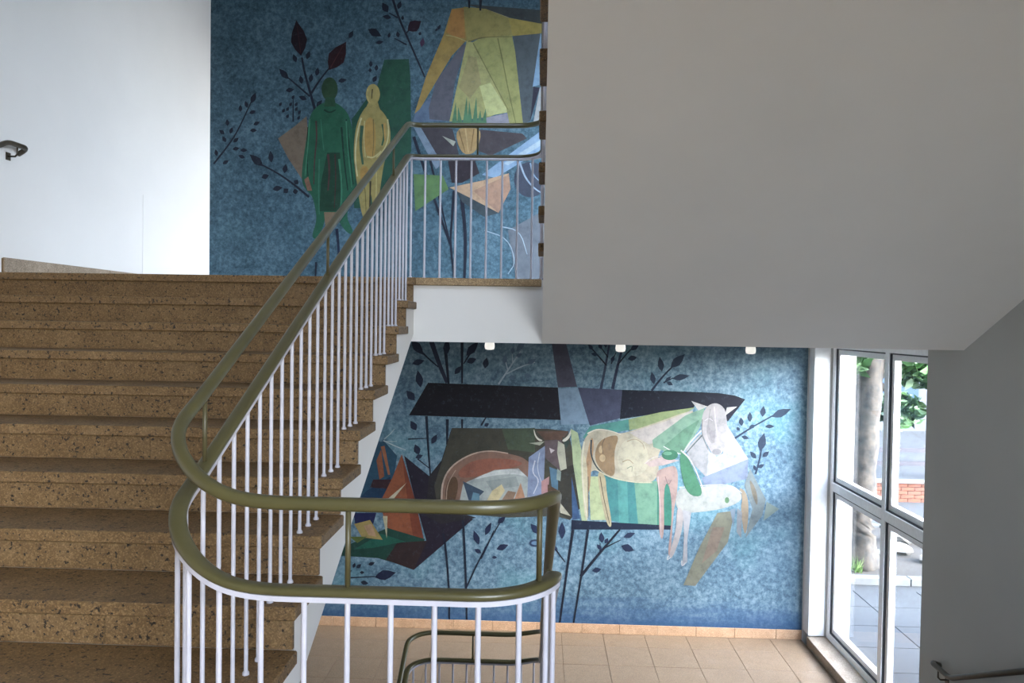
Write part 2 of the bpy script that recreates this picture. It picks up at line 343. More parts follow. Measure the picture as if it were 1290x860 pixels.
def paint_wall(key, name, z0, z1, bgmat, label, gain):
    th = empty(name, ((XL+2.775)/2, YM-.01, z0)); tag(th, label, 'mural')
    box('painted_ground', XL, 2.775, PAINT_Y, YM-.001, z0, z1, bgmat, th)
    lay = 0
    for wall, nm, lab, items in MURAL:
        if wall != key: continue
        def shape(kind, w, pts):
            return [pts] if kind == 'p' else [chaikin(pts)] if kind == 'c' else stroke(pts, w) if kind == 's' else [leaf(pts[0], pts[1], w)]
        samp = []
        for kind, c, w, pts in items:
            q = []
            for pl in shape(kind, w, pts):
                for a, b in zip(pl, pl[1:]+pl[:1]):
                    m_ = max(1, int(math.hypot(b[0]-a[0], b[1]-a[1])/.012))
                    q += [(a[0]+(b[0]-a[0])*t/m_, a[1]+(b[1]-a[1])*t/m_) for t in range(m_)]
            samp.append(q)
        def inside(p, pl):
            r = False
            for a, b in zip(pl, pl[1:]+pl[:1]):
                if (a[1] > p[1]) != (b[1] > p[1]) and p[0] < (b[0]-a[0])*(p[1]-a[1])/(b[1]-a[1])+a[0]: r = not r
            return r
        bb_ = [(min(p[0] for p in q)-.01, max(p[0] for p in q)+.01, min(p[1] for p in q)-.01, max(p[1] for p in q)+.01) for q in samp]
        grp = list(range(len(items)))
        for i in range(len(items)):
            for j in range(i):
                a, b = bb_[i], bb_[j]
                if grp[i] == grp[j] or not (a[0] < b[1] and b[0] < a[1] and a[2] < b[3] and b[2] < a[3]): continue
                near = any((p[0]-q[0])**2+(p[1]-q[1])**2 < .009**2 for p in samp[i] for q in samp[j])
                near = near or any(inside(samp[i][0], pl) for pl in shape(items[j][0], items[j][2], items[j][3])) or any(inside(samp[j][0], pl) for pl in shape(items[i][0], items[i][2], items[i][3]))
                if near:
                    gi, gj = grp[i], grp[j]; grp = [gj if g == gi else g for g in grp]
        for gid in sorted(set(grp)):
          vs, fs, cs = [], [], []
          for (kind, c, w, pts), g_ in zip(items, grp):
            if g_ != gid: continue
            lay += 1; y = PAINT_Y - .0003 - lay*.000012
            if kind == 'p': polys = [pts]
            elif kind == 'c': polys = [chaikin(pts)]
            elif kind == 's': polys = stroke(pts, w)
            else: polys = [leaf(pts[0], pts[1], w)]
            for pl in polys:
                pl = [(clipx(p)[0], max(z0+.002, min(z1-.002, p[1]))) for p in pl]
                ar = sum(pl[i][0]*pl[(i+1) % len(pl)][1]-pl[(i+1) % len(pl)][0]*pl[i][1] for i in range(len(pl)))
                if ar < 0: pl = pl[::-1]
                k = len(vs); vs += [(p[0], y, p[1]) for p in pl]; fs.append(tuple(range(k, k+len(pl)))); cs.append(c)
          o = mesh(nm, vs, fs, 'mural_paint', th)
          if len(fs) > 8: o['label'] = lab
          ca = o.data.color_attributes.new('pigment', 'FLOAT_COLOR', 'CORNER')
          for p, c in zip(o.data.polygons, cs):
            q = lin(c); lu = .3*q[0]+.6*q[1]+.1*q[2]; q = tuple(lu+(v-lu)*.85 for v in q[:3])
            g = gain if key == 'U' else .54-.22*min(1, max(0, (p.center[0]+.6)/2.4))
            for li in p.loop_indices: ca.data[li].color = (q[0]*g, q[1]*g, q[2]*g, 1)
MURAL = [
 ('U', 'leaf_sprig', 'tall painted sprig with two big plum leaves', [
  ('s',(26,34,54),0.0333,[(-2.405,1.903),(-2.422,1.952),(-2.466,2.102),(-2.535,2.334),(-2.562,2.483)]),
  ('s',(26,34,54),0.025,[(-2.457,2.11),(-2.374,2.243),(-2.274,2.368)]),
  ('s',(26,34,54),0.0208,[(-2.474,2.077),(-2.593,2.176),(-2.713,2.275)]),
  ('l',(34,20,34),0.175,[(-2.571,2.499),(-2.625,2.872)]),
  ('l',(46,20,30),0.1833,[(-2.274,2.351),(-2.092,2.649)]),
  ('s',(60,30,38),0.0083,[(-2.575,2.532),(-2.616,2.814)]),
  ('s',(80,40,44),0.0083,[(-2.257,2.376),(-2.125,2.608)]),
  ('l',(26,34,54),0.0667,[(-2.704,2.258),(-2.806,2.366)]),
  ('l',(26,34,54),0.05,[(-2.622,2.432),(-2.654,2.517)]),
  ('l',(26,34,54),0.05,[(-2.51,2.465),(-2.479,2.551)]),
  ('l',(26,34,54),0.05,[(-2.404,2.289),(-2.389,2.379)]),
  ('l',(26,34,54),0.05,[(-2.56,2.206),(-2.577,2.296)]),
  ('l',(26,34,54),0.05,[(-2.732,2.134),(-2.64,2.15)]),
  ('l',(26,34,54),0.05,[(-2.506,2.044),(-2.594,2.075)]),
  ('l',(26,34,54),0.05,[(-2.471,2.223),(-2.455,2.313)]),
  ('l',(26,34,54),0.05,[(-2.401,1.967),(-2.342,2.038)]),
  ('l',(26,34,54),0.05,[(-2.175,2.236),(-2.084,2.252)]),
  ('l',(26,34,54),0.05,[(-2.065,2.684),(-2.019,2.763)]),
 ]),
 ('U', 'berry_sprig', 'small painted berry twig beside the green figure', [
  ('s',(26,34,54),0.0167,[(-2.649,1.81),(-2.652,2.068)]),
  ('l',(26,34,54),0.0333,[(-2.799,1.971),(-2.774,2.014)]),
  ('l',(26,34,54),0.0333,[(-2.765,1.904),(-2.739,1.948)]),
  ('l',(26,34,54),0.0333,[(-2.722,1.921),(-2.697,1.964)]),
  ('l',(26,34,54),0.0333,[(-2.63,1.971),(-2.605,2.015)]),
  ('l',(26,34,54),0.0333,[(-2.595,1.888),(-2.57,1.932)]),
  ('l',(26,34,54),0.0333,[(-2.689,1.971),(-2.664,2.014)]),
  ('l',(26,34,54),0.0333,[(-2.629,1.921),(-2.604,1.965)]),
  ('l',(26,34,54),0.0333,[(-2.664,2.046),(-2.639,2.089)]),
  ('l',(26,34,54),0.0333,[(-2.722,1.846),(-2.697,1.889)]),
  ('l',(26,34,54),0.0333,[(-2.603,1.83),(-2.578,1.873)]),
 ]),
 ('U', 'leaf_sprig', 'slender painted twig at the mural left edge', [
  ('s',(26,34,54),0.0208,[(-3.497,1.362),(-3.336,1.564),(-3.243,1.706),(-3.084,2.049)]),
  ('l',(26,34,54),0.0583,[(-3.101,1.999),(-3.05,2.116)]),
  ('l',(26,34,54),0.0417,[(-3.215,1.911),(-3.215,1.986)]),
  ('l',(26,34,54),0.0417,[(-3.119,1.895),(-3.047,1.921)]),
  ('l',(26,34,54),0.0417,[(-3.351,1.76),(-3.358,1.835)]),
  ('l',(26,34,54),0.0417,[(-3.074,1.775),(-3.005,1.807)]),
  ('l',(26,34,54),0.0417,[(-3.384,1.673),(-3.443,1.721)]),
  ('l',(26,34,54),0.0417,[(-3.324,1.679),(-3.298,1.75)]),
  ('l',(26,34,54),0.0417,[(-3.111,1.716),(-3.035,1.716)]),
  ('l',(26,34,54),0.0417,[(-3.465,1.442),(-3.479,1.516)]),
  ('l',(26,34,54),0.0417,[(-3.402,1.361),(-3.336,1.399)]),
  ('l',(26,34,54),0.0417,[(-3.297,1.516),(-3.221,1.529)]),
  ('l',(26,34,54),0.0417,[(-3.212,1.506),(-3.135,1.507)]),
  ('l',(26,34,54),0.0417,[(-3.163,1.427),(-3.235,1.452)]),
  ('l',(26,34,54),0.0417,[(-3.368,1.59),(-3.407,1.655)]),
  ('l',(26,34,54),0.0417,[(-3.289,1.59),(-3.23,1.639)]),
  ('l',(26,34,54),0.0417,[(-3.138,1.955),(-3.165,2.026)]),
 ]),
 ('U', 'leaf_sprig', 'low painted sprig left of the green figure', [
  ('s',(26,34,54),0.025,[(-2.473,1.019),(-2.635,1.151),(-2.806,1.267),(-2.985,1.357)]),
  ('l',(26,34,54),0.0833,[(-2.968,1.341),(-3.114,1.465)]),
  ('l',(26,34,54),0.0583,[(-2.878,1.379),(-2.89,1.504)]),
  ('l',(26,34,54),0.0583,[(-2.738,1.268),(-2.722,1.367)]),
  ('l',(26,34,54),0.0583,[(-2.982,1.218),(-2.902,1.247)]),
  ('l',(26,34,54),0.0583,[(-2.863,1.098),(-2.755,1.118)]),
  ('l',(26,34,54),0.0583,[(-2.745,1.062),(-2.694,1.105)]),
  ('l',(26,34,54),0.0583,[(-2.625,1.151),(-2.595,1.202)]),
  ('l',(26,34,54),0.0583,[(-2.647,1.071),(-2.588,1.082)]),
 ]),
 ('U', 'leaf_sprig', 'painted sprig reaching the mural top', [
  ('s',(26,34,54),0.0292,[(-1.619,3.144),(-1.602,3.078),(-1.541,2.897),(-1.43,2.658),(-1.258,2.28)]),
  ('s',(26,34,54),0.0167,[(-1.55,2.897),(-1.642,2.946)]),
  ('s',(26,34,54),0.0167,[(-1.464,2.733),(-1.398,2.798)]),
  ('s',(26,34,54),0.0167,[(-1.454,2.617),(-1.581,2.683)]),
  ('l',(40,22,40),0.125,[(-1.445,2.765),(-1.302,2.864)]),
  ('l',(26,34,54),0.0833,[(-1.861,2.777),(-1.72,2.704)]),
  ('l',(26,34,54),0.075,[(-1.655,2.954),(-1.715,3.054)]),
  ('l',(26,34,54),0.05,[(-1.621,2.897),(-1.712,2.913)]),
  ('l',(26,34,54),0.05,[(-1.55,2.986),(-1.519,3.071)]),
  ('l',(26,34,54),0.0417,[(-1.541,2.692),(-1.554,2.757)]),
  ('l',(26,34,54),0.0417,[(-1.78,2.634),(-1.698,2.649)]),
  ('l',(26,34,54),0.0333,[(-1.644,2.687),(-1.635,2.744)]),
  ('l',(26,34,54),0.0333,[(-1.499,2.872),(-1.5,2.922)]),
  ('l',(26,34,54),0.0333,[(-1.324,2.715),(-1.304,2.751)]),
  ('l',(26,34,54),0.0333,[(-1.131,2.77),(-1.098,2.827)]),
  ('l',(26,34,54),0.025,[(-1.155,2.761),(-1.124,2.787)]),
  ('l',(26,34,54),0.0417,[(-1.829,2.385),(-1.829,2.451)]),
  ('l',(26,34,54),0.0417,[(-1.775,2.345),(-1.764,2.41)]),
  ('l',(26,34,54),0.05,[(-1.804,2.229),(-1.767,2.294)]),
  ('l',(26,34,54),0.0333,[(-1.836,2.328),(-1.837,2.377)]),
  ('l',(70,45,80),0.05,[(-1.296,2.594),(-1.28,2.691)]),
 ]),
 ('U', 'green_panel', 'dark green painted block behind the yellow figure', [
  ('p',(26,80,64),0,[(-1.687,2.46),(-1.428,2.469),(-1.408,2.255),(-1.391,1.51),(-1.538,1.219),(-1.754,0.909),(-1.99,0.907),(-2.025,1.838),(-1.867,2.054),(-1.767,2.154)]),
 ]),
 ('U', 'tan_diamond', 'tan painted diamond behind the green figure', [
  ('p',(116,104,90),0,[(-2.809,1.634),(-2.624,1.768),(-2.506,1.869),(-2.468,1.42),(-2.43,1.02),(-2.568,1.235),(-2.705,1.435)]),
 ]),
 ('U', 'green_figure', 'green painted standing figure', [
  ('c',(24,94,72),0,[(-2.321,2.019),(-2.422,1.952),(-2.48,1.852),(-2.512,1.586),(-2.552,1.319),(-2.551,1.169),(-2.499,1.086),(-2.439,1.036),(-2.404,0.903),(-2.386,0.769),(-2.444,0.601),(-2.392,0.568),(-2.309,0.72),(-2.293,0.862),(-2.192,0.863),(-2.14,0.738),(-2.037,0.622),(-1.987,0.656),(-2.073,0.806),(-2.041,0.94),(-1.983,1.04),(-1.985,1.24),(-2.015,1.714),(-2.05,1.871),(-2.102,1.946),(-2.203,2.02)]),
  ('p',(20,66,50),0,[(-2.283,1.488),(-2.147,1.489),(-2.111,1.172),(-2.133,0.872),(-2.361,0.87),(-2.347,1.17)]),
  ('c',(38,74,50),0,[(-2.171,2.153),(-2.197,2.059),(-2.262,2.02),(-2.328,2.058),(-2.356,2.152),(-2.33,2.246),(-2.265,2.285),(-2.199,2.246)]),
  ('p',(34,78,56),0,[(-2.305,2.069),(-2.212,2.07),(-2.194,1.97),(-2.321,1.969)]),
  ('s',(16,60,46),0.02,[(-2.321,1.936),(-2.261,1.903),(-2.194,1.937)]),
  ('s',(34,112,88),0.015,[(-2.354,1.836),(-2.335,1.629),(-2.317,1.504)]),
  ('s',(18,58,44),0.0167,[(-2.084,1.838),(-2.046,1.506),(-2.001,1.157)]),
  ('s',(16,56,44),0.0167,[(-2.488,1.753),(-2.502,1.419),(-2.474,1.119)]),
  ('s',(78,54,54),0.0183,[(-2.404,1.82),(-2.394,1.628),(-2.417,1.42),(-2.423,1.153)]),
  ('s',(74,48,52),0.025,[(-2.274,1.471),(-2.255,1.296),(-2.27,1.088)]),
  ('s',(62,44,44),0.0167,[(-2.198,1.472),(-2.187,1.213),(-2.201,0.905)]),
  ('s',(46,128,98),0.0167,[(-2.472,1.836),(-2.494,1.503),(-2.517,1.236)]),
  ('s',(44,122,96),0.0167,[(-2.083,1.821),(-2.063,1.506),(-2.017,1.123)]),
  ('s',(40,120,92),0.025,[(-2.155,1.422),(-2.119,1.131),(-2.141,0.797)]),
  ('s',(18,54,44),0.0208,[(-2.133,1.755),(-2.105,1.422),(-2.059,1.09)]),
  ('s',(40,112,90),0.0167,[(-2.366,1.42),(-2.372,1.087),(-2.361,0.836)]),
  ('p',(120,104,84),0,[(-2.31,0.862),(-2.175,0.863),(-2.191,0.721),(-2.292,0.67)]),
  ('p',(130,96,78),0,[(-2.525,1.202),(-2.483,1.236),(-2.44,1.086),(-2.49,1.086)]),
 ]),
 ('U', 'yellow_figure', 'ochre yellow painted standing figure', [
  ('c',(148,138,76),0,[(-1.85,2.005),(-1.941,1.88),(-1.99,1.714),(-2.004,1.465),(-1.976,1.257),(-1.94,1.007),(-1.896,0.791),(-1.836,0.775),(-1.815,1.125),(-1.786,0.842),(-1.736,0.876),(-1.714,1.134),(-1.675,1.409),(-1.618,1.55),(-1.611,1.716),(-1.646,1.857),(-1.749,1.972)]),
  ('p',(150,140,78),0,[(-1.842,2.038),(-1.758,2.038),(-1.714,1.906),(-1.899,1.905)]),
  ('c',(156,146,82),0,[(-1.724,2.101),(-1.746,2.019),(-1.802,1.984),(-1.859,2.018),(-1.884,2.1),(-1.861,2.182),(-1.805,2.216),(-1.748,2.182)]),
  ('s',(176,168,104),0.0117,[(-1.86,2.154),(-1.867,2.071),(-1.833,2.005)]),
  ('c',(164,134,62),0,[(-1.882,1.839),(-1.798,1.873),(-1.762,1.674),(-1.776,1.425),(-1.86,1.424),(-1.896,1.631)]),
  ('s',(190,188,138),0.02,[(-1.924,1.855),(-1.972,1.672),(-1.987,1.44),(-1.959,1.24)]),
  ('s',(184,182,128),0.0167,[(-1.646,1.84),(-1.628,1.691),(-1.66,1.542),(-1.759,1.441)]),
  ('s',(50,90,70),0.0375,[(-1.914,1.772),(-1.933,1.573),(-1.902,1.366)]),
  ('s',(46,88,66),0.03,[(-1.696,1.79),(-1.674,1.674),(-1.702,1.566)]),
  ('s',(120,104,54),0.0133,[(-1.797,1.839),(-1.787,1.632),(-1.801,1.441)]),
  ('s',(178,170,112),0.0133,[(-1.89,1.822),(-1.896,1.623),(-1.877,1.441)]),
  ('s',(110,98,50),0.0133,[(-1.909,1.307),(-1.873,1.091),(-1.862,0.841)]),
  ('s',(176,166,104),0.0125,[(-1.758,1.325),(-1.756,1.109),(-1.762,0.909)]),
  ('s',(172,140,70),0.025,[(-1.679,1.799),(-1.669,1.608)]),
  ('s',(52,46,34),0.02,[(-1.82,1.192),(-1.822,0.992),(-1.828,0.8)]),
  ('s',(74,66,40),0.0133,[(-1.809,2.154),(-1.817,2.055)]),
  ('s',(182,178,122),0.02,[(-1.86,1.449),(-1.793,1.433),(-1.71,1.508)]),
  ('c',(160,128,58),0,[(-1.944,1.34),(-1.843,1.358),(-1.841,1.191),(-1.907,1.091)]),
 ]),
 ('U', 'yellow_skirt', 'large yellow and olive painted tent shape', [
  ('p',(84,110,142),0,[(-1.354,1.908),(-1.205,2.074),(-0.993,1.827),(-1.378,1.809)]),
  ('p',(86,90,106),0,[(-0.863,2.627),(-1.141,2.231),(-1.212,1.958),(-1.202,1.843),(-0.993,1.827),(-0.941,2.231),(-0.829,2.61)]),
  ('p',(70,84,94),0,[(-0.342,2.718),(-0.053,2.742),(-0.087,2.3),(-0.146,1.832),(-0.22,1.798),(-0.314,2.545)]),
  ('p',(112,152,188),0,[(-0.053,2.742),(0.024,2.571),(0.03,2.227),(-0.127,2.185)]),
  ('p',(40,40,60),0,[(-0.118,2.185),(-0.052,2.177),(-0.146,1.832)]),
  ('p',(150,160,168),0,[(-0.052,2.177),(0.03,2.21),(0.036,1.849),(-0.113,1.815)]),
  ('p',(58,68,74),0,[(-0.827,3.037),(0.017,2.971),(0.012,2.824),(-0.378,2.898),(-0.66,2.979)]),
  ('p',(156,152,132),0,[(-0.627,2.988),(-0.378,2.898),(-0.543,2.906)]),
  ('p',(150,128,62),0,[(-0.984,2.988),(-1.064,2.725),(-1.242,2.296),(-1.362,1.9),(-1.304,1.949),(-1.141,2.231),(-0.978,2.503),(-0.822,2.668),(-0.851,3.004)]),
  ('p',(164,120,54),0,[(-0.984,2.979),(-0.86,2.996),(-0.839,2.684),(-0.955,2.7),(-1.039,2.749)]),
  ('p',(140,134,74),0,[(-0.86,3.012),(-0.627,2.988),(-0.394,2.898),(-0.342,2.709),(-0.673,2.684),(-0.822,2.651)]),
  ('p',(152,140,64),0,[(-0.394,2.898),(0.02,2.824),(0.021,2.743),(-0.342,2.709)]),
  ('p',(150,154,96),0,[(-0.822,2.659),(-0.763,2.643),(-0.388,1.954),(-0.569,1.871),(-0.993,1.819)]),
  ('p',(142,138,92),0,[(-0.803,2.503),(-0.72,2.487),(-0.666,2.216),(-0.78,2.059),(-0.898,2.174)]),
  ('p',(172,182,122),0,[(-0.682,2.191),(-0.566,2.225),(-0.371,1.921),(-0.595,1.879)]),
  ('p',(136,140,160),0,[(-0.611,1.862),(-0.379,1.913),(-0.353,1.798),(-0.61,1.796)]),
  ('p',(138,144,84),0,[(-0.763,2.643),(-0.673,2.692),(-0.35,2.718),(-0.314,2.545),(-0.22,1.79),(-0.361,1.789),(-0.397,1.962),(-0.618,2.381)]),
  ('s',(104,108,62),0.0133,[(-0.498,2.685),(-0.437,2.422),(-0.383,2.159),(-0.295,1.798)]),
  ('s',(110,112,66),0.0125,[(-0.755,2.635),(-0.584,2.323),(-0.38,1.946)]),
  ('s',(168,158,92),0.0133,[(-1.039,2.717),(-0.939,2.7),(-0.822,2.651)]),
  ('s',(108,104,60),0.0125,[(-0.805,2.651),(-0.673,2.692),(-0.524,2.701),(-0.35,2.701)]),
  ('s',(24,30,46),0.0283,[(-0.803,3.11),(-0.801,2.996)]),
  ('s',(24,30,46),0.0333,[(-0.683,3.11),(-0.685,2.971)]),
 ]),
 ('U', 'painted_plant', 'spiky green plant with tan root below the tent shape', [
  ('p',(62,60,70),0,[(-1.344,1.809),(-0.959,1.745),(-0.889,1.481),(-1.038,1.413),(-1.207,1.512)]),
  ('p',(66,62,70),0,[(-0.676,1.738),(-0.227,1.7),(-0.176,1.65),(-0.555,1.467),(-0.681,1.515)]),
  ('p',(112,136,162),0,[(-1.386,1.792),(-1.31,1.784),(-1.063,1.38),(-1.129,1.322)]),
  ('p',(120,156,192),0,[(0.037,1.783),(0.04,1.57),(-0.502,1.236),(-0.644,1.267)]),
  ('p',(150,178,200),0,[(0.038,1.685),(0.039,1.619),(-0.371,1.369),(-0.421,1.385)]),
  ('p',(46,40,50),0,[(-1.005,1.43),(-0.73,1.449),(-0.669,1.284),(-0.851,1.183),(-0.96,1.182)]),
  ('p',(156,164,154),0,[(-1.067,1.67),(-0.924,1.613),(-0.948,1.563)]),
  ('c',(162,136,86),0,[(-0.943,1.761),(-0.676,1.763),(-0.658,1.647),(-0.722,1.482),(-0.872,1.481)]),
  ('s',(120,96,56),0.0133,[(-0.892,1.729),(-0.822,1.498)]),
  ('s',(184,160,110),0.015,[(-0.826,1.762),(-0.789,1.498)]),
  ('s',(118,94,54),0.0117,[(-0.734,1.746),(-0.764,1.515)]),
  ('p',(70,122,92),0,[(-0.976,1.761),(-0.929,2.025),(-0.909,1.762)]),
  ('p',(70,122,92),0,[(-0.909,1.762),(-0.904,1.976),(-0.843,1.762)]),
  ('p',(70,122,92),0,[(-0.859,1.762),(-0.814,2.084),(-0.793,1.762)]),
  ('p',(70,122,92),0,[(-0.809,1.762),(-0.788,2.043),(-0.743,1.762)]),
  ('p',(70,122,92),0,[(-0.759,1.762),(-0.714,2.076),(-0.693,1.763)]),
  ('p',(70,122,92),0,[(-0.709,1.763),(-0.67,1.944),(-0.643,1.763)]),
  ('p',(70,122,92),0,[(-0.668,1.763),(-0.612,1.961),(-0.601,1.763)]),
 ]),
 ('U', 'painted_wing', 'green quad and tan triangle beneath the painted plant', [
  ('s',(26,34,54),0.0333,[(-1.367,1.66),(-1.159,1.056),(-0.968,0.534)]),
  ('s',(26,34,54),0.025,[(-1.197,1.445),(-0.977,0.584)]),
  ('s',(26,34,54),0.0292,[(-0.934,1.099),(-0.954,0.767),(-0.968,0.534)]),
  ('s',(26,34,54),0.0417,[(-0.849,1.017),(-0.802,0.603),(-0.812,0.17)]),
  ('s',(26,34,54),0.025,[(-0.969,0.601),(-0.921,0.169)]),
  ('p',(84,126,76),0,[(-1.363,1.27),(-1.053,1.256),(-0.992,1.115),(-1.341,0.88)]),
  ('p',(54,70,80),0,[(-0.934,1.133),(-0.447,0.872),(-0.613,0.829),(-0.849,0.984)]),
  ('p',(178,150,120),0,[(-0.984,1.132),(-0.627,1.21),(-0.361,1.286),(-0.342,1.121),(-0.463,0.872),(-0.732,1.01)]),
  ('p',(160,128,108),0,[(-0.733,1.101),(-0.361,1.27),(-0.342,1.121),(-0.463,0.872)]),
  ('c',(54,64,84),0,[(0.046,1.224),(-0.005,1.083),(-0.133,1.024),(-0.263,1.081),(-0.319,1.221),(-0.268,1.361),(-0.139,1.42),(-0.01,1.363)]),
  ('s',(134,160,186),0.0208,[(-0.247,1.394),(-0.186,1.23),(-0.068,1.107),(0.049,1.059)]),
  ('s',(120,150,178),0.0167,[(-0.139,1.395),(-0.104,1.255),(0.014,1.174)]),
  ('p',(92,104,118),0,[(-0.361,0.691),(0.051,0.926),(0.063,0.181),(-0.27,0.177)]),
  ('s',(140,166,186),0.0125,[(-0.611,0.688),(-0.36,0.608),(-0.272,0.36),(-0.354,0.234)]),
  ('s',(140,166,186),0.0125,[(-0.445,0.731),(-0.236,0.692),(-0.157,0.444)]),
 ]),
 ('U', 'leaf_sprig', 'painted stalk below the figures', [
  ('s',(22,36,64),0.0333,[(-2.173,0.688),(-2.155,0.538),(-2.134,0.153)]),
  ('s',(26,34,54),0.025,[(-2.39,0.334),(-2.397,0.149)]),
 ]),
 ('W', 'black_slab', 'long black painted slab', [
  ('p',(22,18,30),0,[(-1.184,-0.923),(0.189,-0.949),(0.228,-1.29),(-1.382,-1.272)]),
 ]),
 ('W', 'slate_band', 'slate grey painted band with pale blue crossing', [
  ('p',(84,84,104),0,[(0.105,-0.383),(0.246,-0.381),(0.389,-0.937),(0.189,-0.949)]),
  ('p',(136,166,192),0,[(0.19,-0.965),(0.414,-0.944),(0.528,-1.326),(0.229,-1.34)]),
  ('p',(80,86,116),0,[(0.397,-0.945),(0.862,-0.961),(0.842,-1.261),(0.529,-1.343)]),
 ]),
 ('W', 'black_boat', 'dark navy painted boat shape', [
  ('p',(22,26,50),0,[(0.862,-0.961),(1.521,-0.966),(1.858,-0.976),(2.03,-0.998),(2.138,-1.037),(1.963,-1.272),(1.904,-1.191),(1.622,-1.088),(1.607,-1.138),(0.842,-1.27)]),
 ]),
 ('W', 'leaf_sprig', 'three stemmed dark painted shrub at the stringer', [
  ('s',(44,50,76),0.0583,[(-1.182,-0.403),(-1.077,-0.703),(-0.982,-0.92)]),
  ('s',(26,34,54),0.0375,[(-1.004,-0.568),(-0.984,-0.752),(-0.965,-0.928)]),
  ('s',(26,34,54),0.0333,[(-0.83,-0.398),(-0.822,-0.925)]),
  ('s',(26,34,54),0.0208,[(-1.281,-0.573),(-1.179,-0.671),(-1.077,-0.754)]),
  ('s',(26,34,54),0.0208,[(-0.726,-0.58),(-0.808,-0.715)]),
  ('s',(26,34,54),0.0292,[(-1.196,-1.277),(-1.176,-1.579),(-1.146,-1.916)]),
  ('s',(26,34,54),0.0333,[(-0.973,-1.306),(-0.973,-1.575)]),
  ('s',(26,34,54),0.025,[(-0.817,-1.303),(-0.815,-1.446)]),
  ('s',(26,34,54),0.0208,[(-0.615,-1.366),(-0.557,-1.264)]),
  ('s',(26,34,54),0.015,[(-1.388,-1.525),(-1.185,-1.512)]),
  ('s',(26,34,54),0.015,[(-1.284,-1.734),(-1.156,-1.832)]),
  ('l',(34,44,70),0.0916,[(-1.364,-0.48),(-1.232,-0.632)]),
  ('l',(34,44,70),0.0667,[(-1.353,-0.725),(-1.223,-0.688)]),
  ('l',(34,44,70),0.0833,[(-1.26,-0.974),(-1.295,-0.792)]),
  ('l',(34,44,70),0.0833,[(-1.324,-1.112),(-1.412,-1.01)]),
  ('l',(34,44,70),0.075,[(-0.997,-0.634),(-0.984,-0.451)]),
  ('l',(34,44,70),0.0833,[(-0.782,-0.633),(-0.655,-0.477)]),
  ('l',(34,44,70),0.0667,[(-0.776,-0.7),(-0.674,-0.661)]),
  ('l',(34,44,70),0.0583,[(-0.903,-0.829),(-0.829,-0.738)]),
  ('l',(34,44,70),0.0667,[(-0.583,-0.761),(-0.565,-0.645)]),
  ('l',(34,44,70),0.075,[(-1.303,-1.431),(-1.363,-1.33)]),
  ('l',(34,44,70),0.075,[(-1.272,-1.688),(-1.314,-1.577)]),
  ('l',(34,44,70),0.0583,[(-1.138,-1.571),(-1.08,-1.467)]),
  ('l',(34,44,70),0.05,[(-1.307,-1.723),(-1.228,-1.693)]),
  ('l',(34,44,70),0.0417,[(-0.581,-1.372),(-0.531,-1.341)]),
 ]),
 ('W', 'pale_twig', 'pale painted twig with grey blue leaves', [
  ('s',(176,196,210),0.02,[(-0.437,-0.926),(-0.339,-0.774),(-0.208,-0.572)]),
  ('s',(176,196,210),0.0167,[(-0.355,-0.816),(-0.214,-0.739),(-0.056,-0.686)]),
  ('s',(176,196,210),0.0133,[(-0.339,-0.783),(-0.374,-0.658)]),
  ('s',(176,196,210),0.0117,[(-0.29,-0.698),(-0.3,-0.581)]),
  ('l',(92,122,148),0.0583,[(-0.256,-0.58),(-0.162,-0.463)]),
  ('l',(92,122,148),0.05,[(-0.136,-0.706),(-0.043,-0.65)]),
  ('l',(92,122,148),0.05,[(-0.383,-0.716),(-0.365,-0.6)]),
  ('l',(92,122,148),0.05,[(-0.17,-0.822),(-0.088,-0.836)]),
  ('l',(92,122,148),0.05,[(-0.333,-0.856),(-0.259,-0.841)]),
  ('l',(92,122,148),0.0417,[(-0.259,-0.627),(-0.189,-0.6)]),
  ('l',(92,122,148),0.0417,[(-0.298,-0.606),(-0.285,-0.523)]),
 ]),
 ('W', 'leaf_sprig', 'twin stemmed painted bush beside the slate band', [
  ('s',(60,76,106),0.03,[(0.638,-0.957),(0.683,-0.715),(0.728,-0.415)]),
  ('s',(44,58,90),0.035,[(0.76,-0.955),(0.807,-0.713),(0.884,-0.412)]),
  ('s',(26,34,54),0.0167,[(0.691,-0.706),(0.59,-0.592),(0.497,-0.493)]),
  ('s',(26,34,54),0.0167,[(0.807,-0.704),(0.888,-0.595),(0.993,-0.485)]),
  ('s',(26,34,54),0.0133,[(0.707,-0.623),(0.622,-0.508)]),
  ('s',(26,34,54),0.0133,[(0.741,-0.689),(0.788,-0.572)]),
  ('l',(40,60,92),0.0417,[(0.547,-0.546),(0.498,-0.49)]),
  ('l',(40,60,92),0.0417,[(0.602,-0.598),(0.528,-0.586)]),
  ('l',(40,60,92),0.0583,[(0.939,-0.544),(1.032,-0.476)]),
  ('l',(40,60,92),0.0583,[(0.914,-0.636),(1.011,-0.617)]),
  ('l',(40,60,92),0.0417,[(0.744,-0.674),(0.769,-0.603)]),
  ('l',(40,60,92),0.0417,[(0.639,-0.536),(0.605,-0.479)]),
  ('l',(40,60,92),0.0333,[(0.68,-0.524),(0.679,-0.457)]),
 ]),
 ('W', 'leaf_sprig', 'painted sprig with five leaves above the boat', [
  ('s',(34,54,84),0.025,[(1.167,-0.964),(1.272,-0.821),(1.384,-0.703)]),
  ('s',(34,54,84),0.015,[(1.289,-0.879),(1.387,-0.827)]),
  ('l',(46,70,100),0.0916,[(1.36,-0.72),(1.505,-0.576)]),
  ('l',(46,70,100),0.0667,[(1.27,-0.763),(1.243,-0.606)]),
  ('l',(46,70,100),0.0583,[(1.191,-0.897),(1.163,-0.765)]),
  ('l',(46,70,100),0.0667,[(1.379,-0.835),(1.559,-0.799)]),
  ('l',(46,70,100),0.0417,[(1.322,-0.87),(1.388,-0.902)]),
